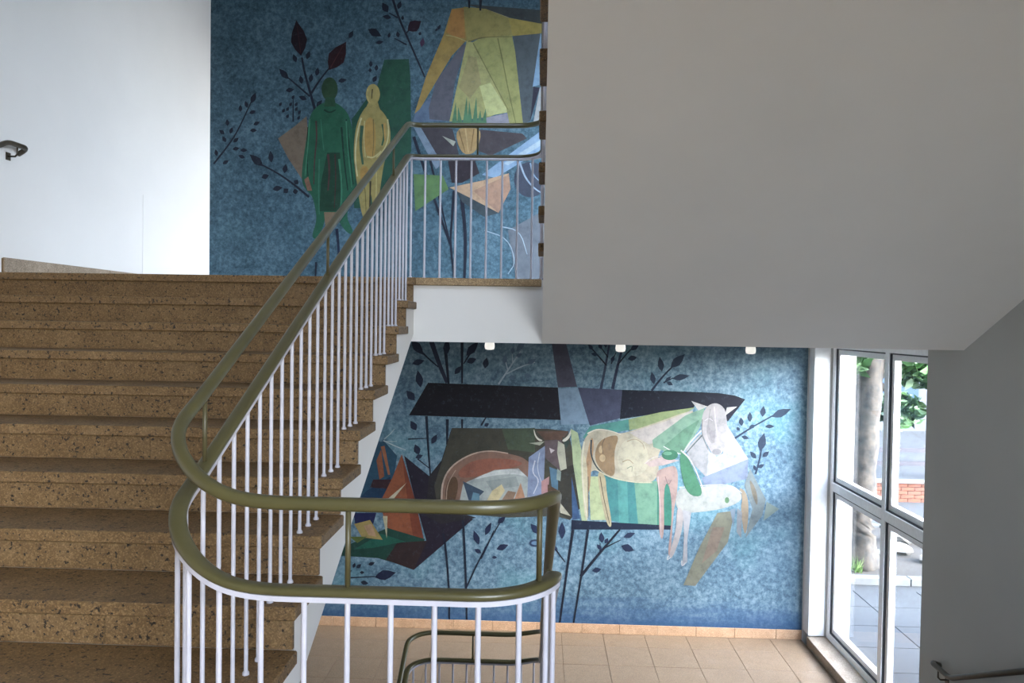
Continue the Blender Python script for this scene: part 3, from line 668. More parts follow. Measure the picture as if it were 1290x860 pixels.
  ('l',(46,70,100),0.0333,[(1.305,-0.862),(1.37,-0.811)]),
 ]),
 ('W', 'cow_panel', 'olive brown painted panel around the cow', [
  ('p',(38,30,46),0,[(-1.428,-1.703),(-1.112,-1.949),(-1.024,-2.184),(-0.685,-2.361),(-1.311,-2.92),(-1.18,-2.603),(-1.304,-2.174)]),
  ('p',(44,40,44),0,[(-1.03,-1.745),(-0.925,-1.397),(-0.868,-1.91),(-0.99,-2.251),(-0.651,-2.344),(-1.021,-2.421),(-1.191,-2.34),(-1.163,-1.917)]),
  ('p',(74,72,60),0,[(-0.921,-1.397),(0.088,-1.385),(0.305,-1.406),(0.395,-1.797),(0.444,-2.216),(0.338,-2.345),(0.187,-2.306),(-0.315,-2.335),(-1.057,-2.295),(-1.103,-2.017),(-1.022,-1.745)]),
  ('p',(78,92,70),0,[(-0.396,-1.395),(-0.045,-1.38),(-0.041,-1.639),(-0.326,-1.612)]),
  ('p',(60,58,50),0,[(0.179,-1.819),(0.378,-1.756),(0.444,-2.216),(0.338,-2.345),(0.203,-2.264)]),
 ]),
 ('W', 'orange_sail', 'orange painted triangle with dark green base', [
  ('p',(40,84,108),0,[(-1.641,-1.555),(-1.504,-1.705),(-1.535,-1.942),(-1.668,-2.216),(-2.008,-2.224),(-2.014,-1.597)]),
  ('p',(24,60,92),0,[(-1.822,-2.084),(-1.569,-1.926),(-1.583,-2.214),(-2.007,-2.275)]),
  ('p',(30,36,82),0,[(-1.964,-2.325),(-1.718,-2.319),(-1.75,-2.439),(-1.937,-2.478)]),
  ('p',(60,34,40),0,[(-1.756,-1.964),(-1.552,-1.959),(-1.568,-2.061),(-1.789,-2.049)]),
  ('p',(152,82,44),0,[(-1.453,-1.687),(-1.304,-2.174),(-1.205,-2.595),(-1.579,-2.528),(-1.685,-2.217),(-1.552,-1.942)]),
  ('p',(128,60,34),0,[(-1.453,-1.687),(-1.398,-2.091),(-1.324,-2.564),(-1.205,-2.595),(-1.304,-2.174)]),
  ('s',(164,102,60),0.0417,[(-1.658,-1.606),(-1.586,-1.909)]),
  ('p',(150,86,50),0,[(-1.724,-1.76),(-1.674,-1.641),(-1.637,-1.927),(-1.688,-1.962)]),
  ('p',(22,70,58),0,[(-2.088,-2.703),(-1.597,-2.477),(-1.197,-2.586),(-1.312,-2.903),(-1.695,-2.803),(-2.088,-2.788)]),
  ('p',(52,36,36),0,[(-1.493,-2.636),(-1.171,-2.602),(-1.311,-2.92),(-1.61,-2.818)]),
  ('p',(18,96,78),0,[(-1.952,-2.716),(-1.664,-2.539),(-1.408,-2.617),(-1.747,-2.694)]),
  ('p',(168,146,76),0,[(-1.955,-2.444),(-1.785,-2.397),(-1.646,-2.606),(-1.868,-2.586)]),
  ('p',(92,110,40),0,[(-2.004,-2.581),(-1.817,-2.576),(-1.918,-2.647)]),
  ('p',(190,150,110),0,[(-1.852,-2.458),(-1.767,-2.439),(-1.715,-2.574),(-1.8,-2.559)]),
  ('p',(206,200,170),0,[(-1.634,-2.198),(-1.399,-1.99),(-1.574,-2.214)]),
  ('p',(198,190,150),0,[(-1.649,-2.351),(-1.598,-2.35),(-1.604,-2.588)]),
  ('p',(190,190,160),0,[(-1.753,-2.167),(-1.617,-2.198),(-1.668,-2.233)]),
  ('s',(190,206,206),0.0133,[(-1.65,-1.547),(-1.539,-1.596),(-1.412,-1.643)]),
  ('s',(180,200,200),0.0117,[(-1.642,-1.53),(-1.574,-1.47),(-1.533,-1.418)]),
  ('s',(180,200,200),0.01,[(-1.624,-1.555),(-1.506,-1.553)]),
 ]),
 ('W', 'painted_cow', 'brown and white painted cow with pale horns', [
  ('c',(140,106,88),0,[(-1.033,-2.201),(-1.027,-1.973),(-0.928,-1.802),(-0.728,-1.671),(-0.527,-1.625),(-0.325,-1.654),(-0.132,-1.7),(0.013,-1.89),(0.034,-2.175),(-0.317,-2.234),(-0.737,-2.244)]),
  ('c',(152,92,70),0,[(-0.877,-1.876),(-0.694,-1.721),(-0.325,-1.704),(-0.123,-1.759),(-0.373,-1.831),(-0.792,-1.942)]),
  ('c',(96,70,46),0,[(-0.99,-2.2),(-0.977,-1.963),(-0.876,-1.893),(-0.841,-2.011),(-0.889,-2.214)]),
  ('p',(168,178,174),0,[(-0.741,-1.958),(-0.465,-1.833),(-0.214,-1.811),(-0.104,-1.909),(-0.124,-2.196),(-0.838,-2.213),(-0.799,-1.993)]),
  ('c',(206,212,208),0,[(-0.741,-1.958),(-0.474,-1.834),(-0.222,-1.811),(-0.104,-1.909),(-0.222,-1.87),(-0.456,-1.884)]),
  ('p',(150,160,158),0,[(-0.556,-1.953),(-0.238,-1.896),(-0.203,-1.996),(-0.487,-2.053)]),
  ('p',(58,78,98),0,[(-0.8,-1.959),(-0.571,-2.063),(-0.72,-2.21)]),
  ('p',(96,140,160),0,[(-0.72,-2.21),(-0.689,-2.075),(-0.621,-2.09),(-0.62,-2.208)]),
  ('p',(208,192,142),0,[(-0.569,-2.207),(-0.487,-2.053),(-0.388,-1.983),(-0.353,-2.05),(-0.451,-2.204)]),
  ('p',(188,138,102),0,[(-0.275,-2.2),(-0.187,-1.962),(-0.116,-2.196)]),
  ('p',(148,120,96),0,[(-0.418,-2.203),(-0.319,-2.049),(-0.235,-2.064),(-0.284,-2.2)]),
  ('s',(192,168,148),0.02,[(-1.024,-2.201),(-1.019,-1.972),(-0.928,-1.802),(-0.728,-1.671),(-0.527,-1.625),(-0.325,-1.654)]),
  ('s',(176,150,128),0.0117,[(-0.974,-2.2),(-0.968,-1.997),(-0.877,-1.843)]),
  ('p',(140,156,188),0,[(-0.107,-1.691),(0.066,-1.562),(0.051,-2.175),(-0.116,-2.179)]),
  ('s',(206,212,224),0.015,[(-0.04,-1.723),(-0.071,-1.858),(0.014,-1.924),(-0.051,-2.076)]),
  ('s',(190,200,214),0.0117,[(0.009,-1.638),(-0.022,-1.807),(0.048,-1.99)]),
  ('p',(186,140,140),0,[(0.031,-1.94),(0.113,-1.888),(0.101,-2.191),(0.035,-2.192)]),
  ('p',(108,80,64),0,[(-0.028,-1.413),(0.314,-1.406),(0.24,-1.499),(0.057,-1.503)]),
  ('p',(108,92,96),0,[(0.057,-1.511),(0.232,-1.499),(0.284,-1.649),(0.287,-1.8),(0.229,-1.826),(0.136,-1.753),(0.068,-1.696)]),
  ('p',(192,192,168),0,[(0.199,-1.509),(0.266,-1.549),(0.295,-1.8),(0.229,-1.826),(0.192,-1.634)]),
  ('p',(208,196,196),0,[(0.108,-1.586),(0.167,-1.61),(0.126,-1.644)]),
  ('p',(60,80,72),0,[(0.24,-1.466),(0.324,-1.514),(0.284,-1.599)]),
  ('c',(228,222,204),0,[(-0.062,-1.371),(-0.027,-1.48),(0.049,-1.512),(-0.001,-1.521),(-0.052,-1.463)]),
  ('c',(228,222,204),0,[(0.232,-1.508),(0.306,-1.456),(0.338,-1.363),(0.331,-1.464),(0.274,-1.524)]),
  ('p',(176,180,160),0,[(-0.11,-1.54),(0.057,-1.52),(0.008,-1.563)]),
  ('p',(88,130,156),0,[(0.112,-1.787),(0.204,-1.819),(0.208,-2.07),(0.15,-2.072)]),
  ('p',(150,168,160),0,[(0.195,-1.802),(0.238,-1.835),(0.231,-1.935),(0.189,-1.92)]),
  ('p',(96,70,46),0,[(0.098,-1.972),(0.216,-2.037),(0.186,-2.222),(0.102,-2.224)]),
  ('s',(196,188,164),0.0333,[(0.207,-2.037),(0.202,-2.222),(0.172,-2.408),(0.168,-2.66)]),
  ('p',(190,184,160),0,[(0.209,-2.137),(0.345,-2.302),(0.236,-2.271)]),
 ]),
 ('W', 'horse_panel', 'teal and green painted panel behind the horse', [
  ('p',(182,202,152),0,[(0.33,-1.38),(0.405,-1.421),(0.451,-1.629),(0.473,-1.98),(0.521,-2.348),(0.463,-2.35),(0.361,-1.748)]),
  ('p',(60,96,140),0,[(0.347,-1.882),(0.446,-2.325),(0.363,-2.344)]),
  ('p',(80,160,150),0,[(0.529,-1.351),(0.933,-1.268),(0.952,-1.376),(0.738,-1.422),(0.456,-1.478)]),
  ('p',(166,186,122),0,[(0.933,-1.268),(1.27,-1.186),(1.623,-1.13),(1.38,-1.284),(0.944,-1.384)]),
  ('p',(66,150,150),0,[(0.679,-1.841),(1.004,-1.918),(1.054,-2.377),(0.737,-2.335)]),
  ('p',(126,182,152),0,[(1.004,-1.918),(1.243,-1.912),(1.261,-2.389),(1.054,-2.377)]),
  ('p',(60,150,126),0,[(1.242,-1.862),(1.391,-1.859),(1.402,-2.385),(1.253,-2.389)]),
  ('p',(192,206,152),0,[(0.53,-1.878),(0.646,-1.876),(0.721,-2.335),(0.554,-2.339)]),
  ('p',(86,170,164),0,[(0.829,-1.905),(0.929,-1.911),(0.954,-2.371),(0.854,-2.357)]),
  ('p',(26,40,66),0,[(0.355,-2.344),(1.401,-2.377),(1.402,-2.419),(0.356,-2.445)]),
 ]),
 ('W', 'painted_horse', 'cream painted horse with green neck and pale head', [
  ('c',(206,196,168),0,[(0.455,-1.897),(0.435,-1.671),(0.465,-1.503),(0.522,-1.418),(0.604,-1.383),(0.72,-1.389),(0.845,-1.428),(1.002,-1.375),(1.248,-1.287),(1.493,-1.19),(1.624,-1.155),(1.56,-1.272),(1.415,-1.425),(1.302,-1.527),(1.238,-1.654),(1.266,-1.82),(1.194,-1.93),(1.078,-1.933),(0.871,-1.912),(0.696,-1.866),(0.595,-1.801),(0.529,-1.845)]),
  ('c',(216,208,178),0,[(0.88,-1.494),(1.003,-1.45),(1.129,-1.531),(1.158,-1.78),(1.011,-1.884),(0.862,-1.854),(0.808,-1.663)]),
  ('c',(166,136,96),0,[(0.615,-1.517),(0.73,-1.447),(0.846,-1.437),(0.782,-1.613),(0.812,-1.889),(0.679,-1.841),(0.576,-1.693)]),
  ('c',(206,178,130),0,[(0.674,-1.591),(0.667,-1.62),(0.65,-1.633),(0.632,-1.621),(0.624,-1.592),(0.631,-1.562),(0.649,-1.549),(0.666,-1.561)]),
  ('c',(206,178,130),0,[(0.701,-1.682),(0.692,-1.712),(0.668,-1.724),(0.645,-1.713),(0.634,-1.683),(0.644,-1.654),(0.667,-1.641),(0.691,-1.653)]),
  ('c',(192,152,108),0,[(0.547,-1.434),(0.486,-1.754),(0.5,-2.063),(0.541,-2.046),(0.552,-1.752),(0.582,-1.542)]),
  ('c',(216,206,168),0,[(0.434,-1.612),(0.501,-1.678),(0.524,-2.004),(0.53,-2.34),(0.496,-2.341),(0.456,-1.964)]),
  ('c',(196,182,142),0,[(0.612,-1.809),(0.704,-1.858),(0.716,-2.042),(0.789,-2.409),(0.73,-2.402),(0.65,-2.085)]),
  ('s',(50,70,80),0.0183,[(0.548,-1.493),(0.542,-1.652),(0.611,-1.793),(0.721,-1.874)]),
  ('s',(228,222,196),0.015,[(0.473,-1.511),(0.452,-1.712),(0.474,-2.047),(0.521,-2.332)]),
  ('s',(230,224,200),0.0133,[(0.505,-1.427),(0.604,-1.375),(0.737,-1.389),(0.854,-1.428)]),
  ('s',(150,160,140),0.01,[(0.927,-1.786),(0.984,-1.751),(0.977,-1.818)]),
  ('s',(224,214,180),0.0125,[(0.595,-1.801),(0.763,-1.89),(1.012,-1.934),(1.194,-1.93)]),
  ('p',(216,206,198),0,[(0.944,-1.409),(1.33,-1.277),(1.607,-1.155),(1.413,-1.325),(1.219,-1.496),(1.153,-1.53)]),
  ('p',(140,186,158),0,[(1.185,-1.48),(1.526,-1.215),(1.722,-1.128),(1.677,-1.336),(1.502,-1.623),(1.353,-1.609),(1.195,-1.554)]),
  ('p',(112,166,134),0,[(1.302,-1.544),(1.513,-1.356),(1.675,-1.253),(1.565,-1.488),(1.485,-1.623)]),
  ('p',(190,190,192),0,[(1.686,-1.403),(1.534,-1.572),(1.594,-1.704),(1.754,-1.859),(1.781,-1.584)]),
  ('p',(212,216,216),0,[(1.947,-1.298),(2.184,-1.658),(1.754,-1.859),(1.772,-1.584),(1.856,-1.64),(1.921,-1.605)]),
  ('p',(156,172,202),0,[(2.184,-1.658),(2.18,-1.866),(1.756,-1.976),(1.704,-1.868)]),
  ('s',(232,232,230),0.0167,[(1.694,-1.369),(1.581,-1.488),(1.486,-1.64)]),
  ('s',(90,110,110),0.0133,[(1.711,-1.41),(1.599,-1.537),(1.519,-1.639)]),
  ('c',(202,196,196),0,[(1.691,-1.22),(1.738,-1.119),(1.819,-1.076),(1.893,-1.1),(1.944,-1.165),(1.966,-1.413),(1.928,-1.58),(1.88,-1.631),(1.814,-1.624),(1.763,-1.534),(1.695,-1.402)]),
  ('p',(222,218,214),0,[(1.581,-1.064),(1.754,-1.119),(1.657,-1.162)]),
  ('p',(222,218,214),0,[(1.929,-1.215),(2.057,-1.113),(1.951,-1.123)]),
  ('c',(182,176,178),0,[(1.772,-1.185),(1.831,-1.267),(1.844,-1.482),(1.796,-1.517),(1.736,-1.393)]),
  ('s',(228,222,222),0.0117,[(1.82,-1.118),(1.84,-1.308),(1.878,-1.515)]),
  ('s',(228,222,222),0.0117,[(1.725,-1.269),(1.765,-1.235),(1.807,-1.267)]),
  ('c',(168,166,170),0,[(1.904,-1.589),(1.89,-1.613),(1.855,-1.624),(1.82,-1.615),(1.805,-1.591),(1.819,-1.567),(1.854,-1.557),(1.889,-1.566)]),
  ('c',(200,168,158),0,[(1.217,-1.813),(1.34,-1.76),(1.455,-1.741),(1.46,-2.007),(1.422,-2.192),(1.399,-2.695),(1.366,-2.688),(1.408,-2.276),(1.386,-2.009),(1.343,-1.91),(1.312,-2.028),(1.328,-2.429),(1.305,-2.547),(1.27,-2.43),(1.27,-2.029)]),
  ('s',(220,200,196),0.01,[(1.251,-1.862),(1.282,-2.196),(1.296,-2.497)]),
  ('s',(188,170,140),0.01,[(0.921,-1.502),(1.003,-1.467),(1.087,-1.515),(1.105,-1.581)]),
  ('s',(170,150,118),0.01,[(0.876,-1.72),(0.941,-1.685),(0.992,-1.734)]),
  ('s',(120,100,78),0.0108,[(0.689,-1.473),(0.657,-1.541),(0.675,-1.641)]),
  ('s',(150,150,146),0.01,[(1.7,-1.253),(1.695,-1.419),(1.764,-1.567)]),
  ('s',(240,236,230),0.01,[(1.302,-1.544),(1.386,-1.592),(1.485,-1.623)]),
  ('s',(110,90,74),0.01,[(0.646,-1.876),(0.683,-2.084),(0.755,-2.376)]),
  ('s',(120,104,86),0.01,[(0.521,-1.878),(0.526,-2.13),(0.529,-2.315)]),
  ('s',(160,130,124),0.0092,[(1.325,-1.86),(1.36,-1.96),(1.392,-1.892)]),
  ('s',(170,166,168),0.0092,[(1.78,-1.143),(1.758,-1.31),(1.803,-1.483)]),
 ]),
 ('W', 'painted_foal', 'white painted foal with dark green neck', [
  ('p',(160,160,136),0,[(1.877,-2.231),(2.057,-2.202),(1.99,-2.537),(1.662,-3.007),(1.538,-3.002),(1.695,-2.604)]),
  ('p',(172,150,130),0,[(1.83,-2.383),(1.954,-2.38),(1.877,-2.632),(1.723,-2.77)]),
  ('p',(150,166,168),0,[(2.203,-1.757),(2.374,-2.078),(2.337,-2.253),(2.17,-2.491),(2.237,-2.181),(2.149,-1.933)]),
  ('p',(166,186,176),0,[(2.382,-2.102),(2.515,-2.174),(2.354,-2.303)]),
  ('c',(192,172,142),0,[(2.084,-1.943),(2.192,-2.024),(2.199,-2.332),(2.162,-2.491),(2.114,-2.184),(2.136,-2.058)]),
  ('c',(150,140,120),0,[(2.188,-1.841),(2.281,-1.988),(2.294,-2.171),(2.234,-2.048)]),
  ('c',(206,210,202),0,[(1.447,-2.192),(1.437,-2.075),(1.476,-1.974),(1.575,-1.988),(1.739,-1.951),(2.01,-1.936),(2.118,-2.009),(2.128,-2.1),(1.941,-2.188),(1.63,-2.237),(1.531,-2.231)]),
  ('c',(204,194,190),0,[(1.455,-2.158),(1.53,-2.223),(1.51,-2.458),(1.417,-2.728),(1.375,-2.713),(1.452,-2.426)]),
  ('p',(202,202,206),0,[(1.514,-2.207),(1.605,-2.23),(1.569,-2.523),(1.574,-2.758),(1.525,-2.792),(1.535,-2.457)]),
  ('p',(170,176,182),0,[(2.081,-2.176),(2.131,-2.217),(2.129,-2.492),(2.078,-2.427)]),
  ('p',(150,170,190),0,[(2.007,-2.195),(2.064,-2.177),(2.044,-2.377)]),
  ('s',(232,234,232),0.0117,[(1.375,-2.696),(1.359,-2.747),(1.4,-2.712)]),
  ('s',(232,234,232),0.0133,[(1.516,-2.742),(1.517,-2.809),(1.566,-2.758)]),
  ('c',(110,160,110),0,[(1.997,-2.095),(1.99,-2.119),(1.973,-2.129),(1.955,-2.119),(1.948,-2.096),(1.954,-2.072),(1.972,-2.062),(1.989,-2.071)]),
  ('s',(226,228,220),0.0125,[(1.476,-1.974),(1.739,-1.943),(2.01,-1.928),(2.126,-2.017)]),
  ('c',(76,150,112),0,[(1.468,-1.59),(1.551,-1.638),(1.637,-1.82),(1.741,-2.068),(1.56,-2.055),(1.489,-1.823)]),
  ('s',(232,232,224),0.0167,[(1.484,-1.582),(1.602,-1.687),(1.758,-2.067)]),
  ('p',(216,192,186),0,[(1.116,-1.723),(1.28,-1.653),(1.47,-1.69),(1.306,-1.744),(1.166,-1.764)]),
  ('c',(60,136,102),0,[(1.461,-1.632),(1.435,-1.674),(1.371,-1.692),(1.307,-1.677),(1.279,-1.636),(1.305,-1.594),(1.369,-1.576),(1.433,-1.591)]),
  ('c',(110,176,140),0,[(1.394,-1.617),(1.38,-1.632),(1.345,-1.639),(1.31,-1.633),(1.295,-1.619),(1.31,-1.604),(1.345,-1.597),(1.38,-1.602)]),
  ('s',(228,214,208),0.0108,[(1.108,-1.732),(1.189,-1.663),(1.288,-1.644)]),
 ]),
 ('W', 'leaf_sprig', 'painted sprig right of the horse head', [
  ('s',(44,68,100),0.0217,[(2.04,-1.445),(2.185,-1.343),(2.459,-1.18)]),
  ('l',(54,78,108),0.0833,[(2.411,-1.214),(2.613,-1.127)]),
  ('l',(46,70,100),0.05,[(2.107,-1.315),(2.097,-1.224)]),
  ('l',(46,70,100),0.05,[(2.192,-1.272),(2.189,-1.164)]),
  ('l',(46,70,100),0.0583,[(2.32,-1.215),(2.328,-1.1)]),
  ('l',(46,70,100),0.0417,[(2.183,-1.33),(2.252,-1.304)]),
  ('l',(46,70,100),0.0417,[(2.348,-1.314),(2.446,-1.312)]),
  ('l',(46,70,100),0.0417,[(2.107,-1.425),(2.186,-1.444)]),
  ('l',(46,70,100),0.0333,[(2.087,-1.364),(2.055,-1.326)]),
 ]),
 ('W', 'leaf_sprig', 'small painted sprig beside the pale triangle', [
  ('s',(44,68,100),0.0217,[(2.261,-1.814),(2.299,-1.672),(2.32,-1.53)]),
  ('l',(46,70,100),0.0833,[(2.305,-1.572),(2.341,-1.381)]),
  ('l',(46,70,100),0.05,[(2.265,-1.653),(2.2,-1.578)]),
  ('l',(46,70,100),0.05,[(2.329,-1.634),(2.397,-1.574)]),
  ('l',(46,70,100),0.0417,[(2.285,-1.749),(2.348,-1.71)]),
  ('l',(46,70,100),0.0333,[(2.263,-1.779),(2.24,-1.717)]),
 ]),
 ('W', 'leaf_sprig', 'painted stalks behind the near guard rail', [
  ('s',(26,34,54),0.025,[(-1.003,-2.522),(-0.976,-2.64),(-0.928,-3.105),(-0.923,-3.454)]),
  ('s',(26,34,54),0.0283,[(-0.794,-2.373),(-0.784,-2.465),(-0.747,-3.1),(-0.737,-3.448)]),
  ('s',(26,34,54),0.0167,[(-0.75,-3.1),(-0.595,-2.748),(-0.39,-2.371)]),
  ('s',(26,34,54),0.0125,[(-0.594,-2.782),(-0.513,-2.611),(-0.464,-2.474)]),
  ('l',(30,42,74),0.0667,[(-0.62,-2.63),(-0.677,-2.48)]),
  ('l',(30,42,74),0.0583,[(-0.554,-2.529),(-0.492,-2.389)]),
  ('l',(30,42,74),0.0667,[(-0.432,-2.674),(-0.306,-2.624)]),
  ('l',(30,42,74),0.0333,[(-0.481,-2.762),(-0.422,-2.761)]),
  ('l',(30,42,74),0.05,[(-0.593,-2.719),(-0.666,-2.678)]),
  ('l',(30,42,74),0.0583,[(-0.423,-2.399),(-0.341,-2.326)]),
  ('l',(30,42,74),0.025,[(-0.564,-2.696),(-0.527,-2.629)]),
 ]),
 ('W', 'leaf_sprig', 'low painted leaf twig at the lower left', [
  ('s',(26,34,54),0.0167,[(-2.034,-3.025),(-1.727,-3.0)]),
  ('l',(26,36,66),0.1083,[(-1.727,-3.008),(-1.498,-2.951)]),
  ('l',(26,34,54),0.0417,[(-1.925,-2.916),(-1.873,-2.871)]),
  ('l',(26,34,54),0.0417,[(-1.798,-2.878),(-1.727,-2.85)]),
  ('l',(26,34,54),0.05,[(-1.879,-3.065),(-1.795,-3.077)]),
  ('l',(26,34,54),0.0333,[(-1.96,-2.915),(-1.94,-2.858)]),
  ('l',(26,34,54),0.0333,[(-2.026,-2.972),(-1.975,-2.94)]),
  ('l',(26,34,54),0.0333,[(-1.889,-2.962),(-1.838,-2.96)]),
 ]),
 ('W', 'leaf_sprig', 'tall painted stalks left of the horse feet', [
  ('s',(26,34,54),0.03,[(0.373,-2.445),(0.314,-2.893),(0.248,-3.452)]),
  ('s',(26,34,54),0.0267,[(0.531,-2.441),(0.473,-2.905),(0.394,-3.448)]),
  ('s',(26,34,54),0.0333,[(0.461,-2.939),(0.66,-2.681),(0.864,-2.432)]),
  ('s',(26,34,54),0.0167,[(0.709,-2.629),(0.874,-2.541)]),
  ('s',(26,34,54),0.0133,[(0.661,-2.69),(0.659,-2.58)]),
  ('s',(26,34,54),0.0167,[(0.193,-2.66),(0.295,-2.792)]),
  ('l',(36,52,86),0.075,[(0.018,-2.5),(-0.075,-2.393)]),
  ('l',(36,52,86),0.075,[(0.258,-2.549),(0.255,-2.363)]),
  ('l',(36,52,86),0.0583,[(0.903,-2.513),(1.026,-2.464)]),
  ('l',(36,52,86),0.0833,[(0.88,-2.603),(1.021,-2.651)]),
  ('l',(36,52,86),0.0583,[(0.68,-2.579),(0.668,-2.463)]),
  ('l',(36,52,86),0.0583,[(0.581,-2.877),(0.679,-2.857)]),
  ('l',(36,52,86),0.0417,[(0.676,-2.651),(0.626,-2.594)]),
  ('l',(36,52,86),0.0417,[(0.709,-2.583),(0.741,-2.524)]),
  ('l',(36,52,86),0.05,[(0.216,-2.666),(0.136,-2.621)]),
  ('c',(44,62,96),0,[(0.041,-2.596),(0.022,-2.627),(-0.025,-2.64),(-0.073,-2.629),(-0.093,-2.6),(-0.074,-2.569),(-0.027,-2.556),(0.021,-2.567)]),
  ('c',(104,140,172),0,[(0.016,-2.597),(0.004,-2.613),(-0.026,-2.62),(-0.055,-2.614),(-0.068,-2.599),(-0.056,-2.583),(-0.026,-2.576),(0.003,-2.582)]),
 ]),
]
paint_wall('U', 'wall_mural', 0.0, 3.09, 'mural_upper', 'dark blue mural with green and yellow standing figures above the upper landing', .72)
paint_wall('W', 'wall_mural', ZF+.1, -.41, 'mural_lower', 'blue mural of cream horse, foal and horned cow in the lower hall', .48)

# ------------------------------------------------------------------ stair flights
def flight(name, label, x0, x1, nosings, side, ov, soffit, n_dir, h, mat='stair_stone', first_last=None, joints=()):
    """nosings: list of (y, z) from the lowest tread to the highest; n_dir = +1 when the flight climbs towards +y.
    side: +1 open edge at x1, -1 open edge at x0; soffit = list of (y, z) closing the slab from below"""
    th = empty(name, ((x0+x1)/2, nosings[0][0], nosings[0][1]-h)); tag(th, label, 'staircase')
    for (y, z) in nosings:
        ya, yb = (y, y+(T+.03)*n_dir)
        a, b = min(ya, yb), max(ya, yb)
        box('tread', x0, x1, a, b, z-.046, z, mat, th, .004)
        ra, rb = sorted((y+.03*n_dir, y+.05*n_dir))
        xa, xb = (x0, x1-ov) if side > 0 else (x0+ov, x1)
        cuts = [xa] + sorted(c for c in joints if xa+.2 < c+((z*7.3) % 1)*.5 < xb-.2) + [xb]
        cuts = [xa] + [c+((z*7.3) % 1)*.5 for c in cuts[1:-1]] + [xb]
        for i in range(len(cuts)-1):
            box('riser', cuts[i]+(.001 if i else 0), cuts[i+1]-(.001 if i < len(cuts)-2 else 0), ra, rb, z-h, z-.046, mat, th)
    xa, xb = (x0, x1-ov) if side > 0 else (x0+ov, x1)
    prof = []
    for (y, z) in nosings:
        prof += [(y+.05*n_dir, z-h-.046), (y+.05*n_dir, z-.046)]
    ye = nosings[-1][0]+(T+.05)*n_dir; prof.append((ye, nosings[-1][1]-.046))
    prof += soffit
    n = len(prof); vs = [(xa, p[0], p[1]) for p in prof] + [(xb, p[0], p[1]) for p in prof]
    fs = [tuple(range(n)), tuple(range(2*n-1, n-1, -1))] + [(i, i+n, (i+1) % n+n, (i+1) % n) for i in range(n)]
    o = mesh('flight_slab', vs, fs, 'stringer_white', th)
    bm = bmesh.new(); bm.from_mesh(o.data); bmesh.ops.recalc_face_normals(bm, faces=bm.faces); bm.to_mesh(o.data); bm.free()
    if label is None:
        del th['category']; th['kind'] = 'structure'
    return th
SL = H/T
nos = [(D-k*T, -k*H) for k in range(10, 0, -1)]
flight('stair_flight', 'brown stone stair flight climbing left of the well to the upper landing', XL, -.80, nos, 1, .018,
       [(D+.02, -.36), (YE-.08, -.36-(D-YE+.08)*SL)], 1, H, joints=(-3.2, -1.95))
# flight above, climbing back over the camera on the right
y1n = 4.51
nos2 = [(y1n-k*T, (k+1)*H) for k in range(0, 10)]
th = flight('stair_flight', 'pale soffit of the stair flight climbing overhead on the right', -.022, XR, nos2, -1, .03,
       [(1.50, -.408+(D-1.50)*SL), (D+.02, -.408)], -1, H)
# flight down on the right
nos3 = [(YE+.30*k-.02, ZM-k*H2) for k in range(1, 12)][::-1]
nos3 = [(y+.30, z) for y, z in nos3]
flight('floor_flight', None, -.022, XR, nos3, -1, .03,
       [(YE, ZM-.33), (5.6, ZF-.25)], -1, H2)
# flight down to the basement under the left flight
nos4 = [(5.50-k*T, ZF-k*H) for k in range(1, 10)][::-1]
flight('floor_flight', None, XL, -.86, nos4, 1, .02,
       [(5.5, ZF-.4), (2.5, -5.3)], 1, H)

# ------------------------------------------------------------------ railing: one continuous run along the well
def fillet_path(nodes, step=.02):
    """nodes (x, y, z, r): plan corner with radius r; z is linear between the tangent points"""
    out = []; n = len(nodes)
    segs = []
    for i, (x, y, z, r) in enumerate(nodes):
        p = Vector((x, y))
        if r == 0: segs.append([(p, z)]); continue
        a = (Vector(nodes[i-1][:2])-p).normalized(); b = (Vector(nodes[i+1][:2])-p).normalized()
        pa, pb = p+a*r, p+b*r; za, zb = z
        arc = []; c = p+a*r+b*r
        for k in range(25):
            t = k/24; ang = t*math.pi/2
            q = c - b*r*math.cos(ang) - a*r*math.sin(ang)
            s = t*t*(3-2*t)*.35+t*.65
            arc.append((q, za+(zb-za)*s))
        segs.append(arc)
    pts = []
    for s in segs:
        for q, z in s: pts.append(Vector((q.x, q.y, z)))
    return pts
nodes = [(.0, 1.7, .735+(D-1.7)*SL, 0), (.0, 5.0, (.80, .79), .15), (-.855, 5.0, (.79, .785), .09), (-.915, 1.735, (-.73, -.90), .23),
         (.042, 1.735, (-.90, -.905), .20), (.042, 5.57, (-2.66, -2.75), .16), (-.92, 5.57, (-2.75, -2.78), .15), (-.92, 4.2, -3.41, 0)]
path = fillet_path(nodes)
def subdiv(pts, step=.05):
    out = [pts[0]]
    for a, b in zip(pts, pts[1:]):
        n = max(1, int((b-a).length/step))
        out += [a.lerp(b, (k+1)/n) for k in range(n)]
    return out
path = subdiv(path, .03)
def smooth_z(pts, r):
    cs = [0]
    for a, b in zip(pts, pts[1:]): cs.append(cs[-1]+math.hypot(b.x-a.x, b.y-a.y))
    out = []
    for i, p in enumerate(pts):
        rr = min(r, cs[i]-cs[0], cs[-1]-cs[i]); w = zz = 0
        for j in range(len(pts)):
            d = abs(cs[j]-cs[i])
            if d <= rr+1e-6:
                k = 1.0001-d/(rr+1e-6); k *= (cs[min(j+1, len(pts)-1)]-cs[max(j-1, 0)]); w += k; zz += k*pts[j].z
        out.append(Vector((p.x, p.y, zz/w)) if w > 0 else p)
    return out
path = smooth_z(path, .14)
rail = empty('stair_railing', (-.41, 1.735, ZM))
tag(rail, 'white baluster railing with olive handrails winding around the open stairwell', 'railing')
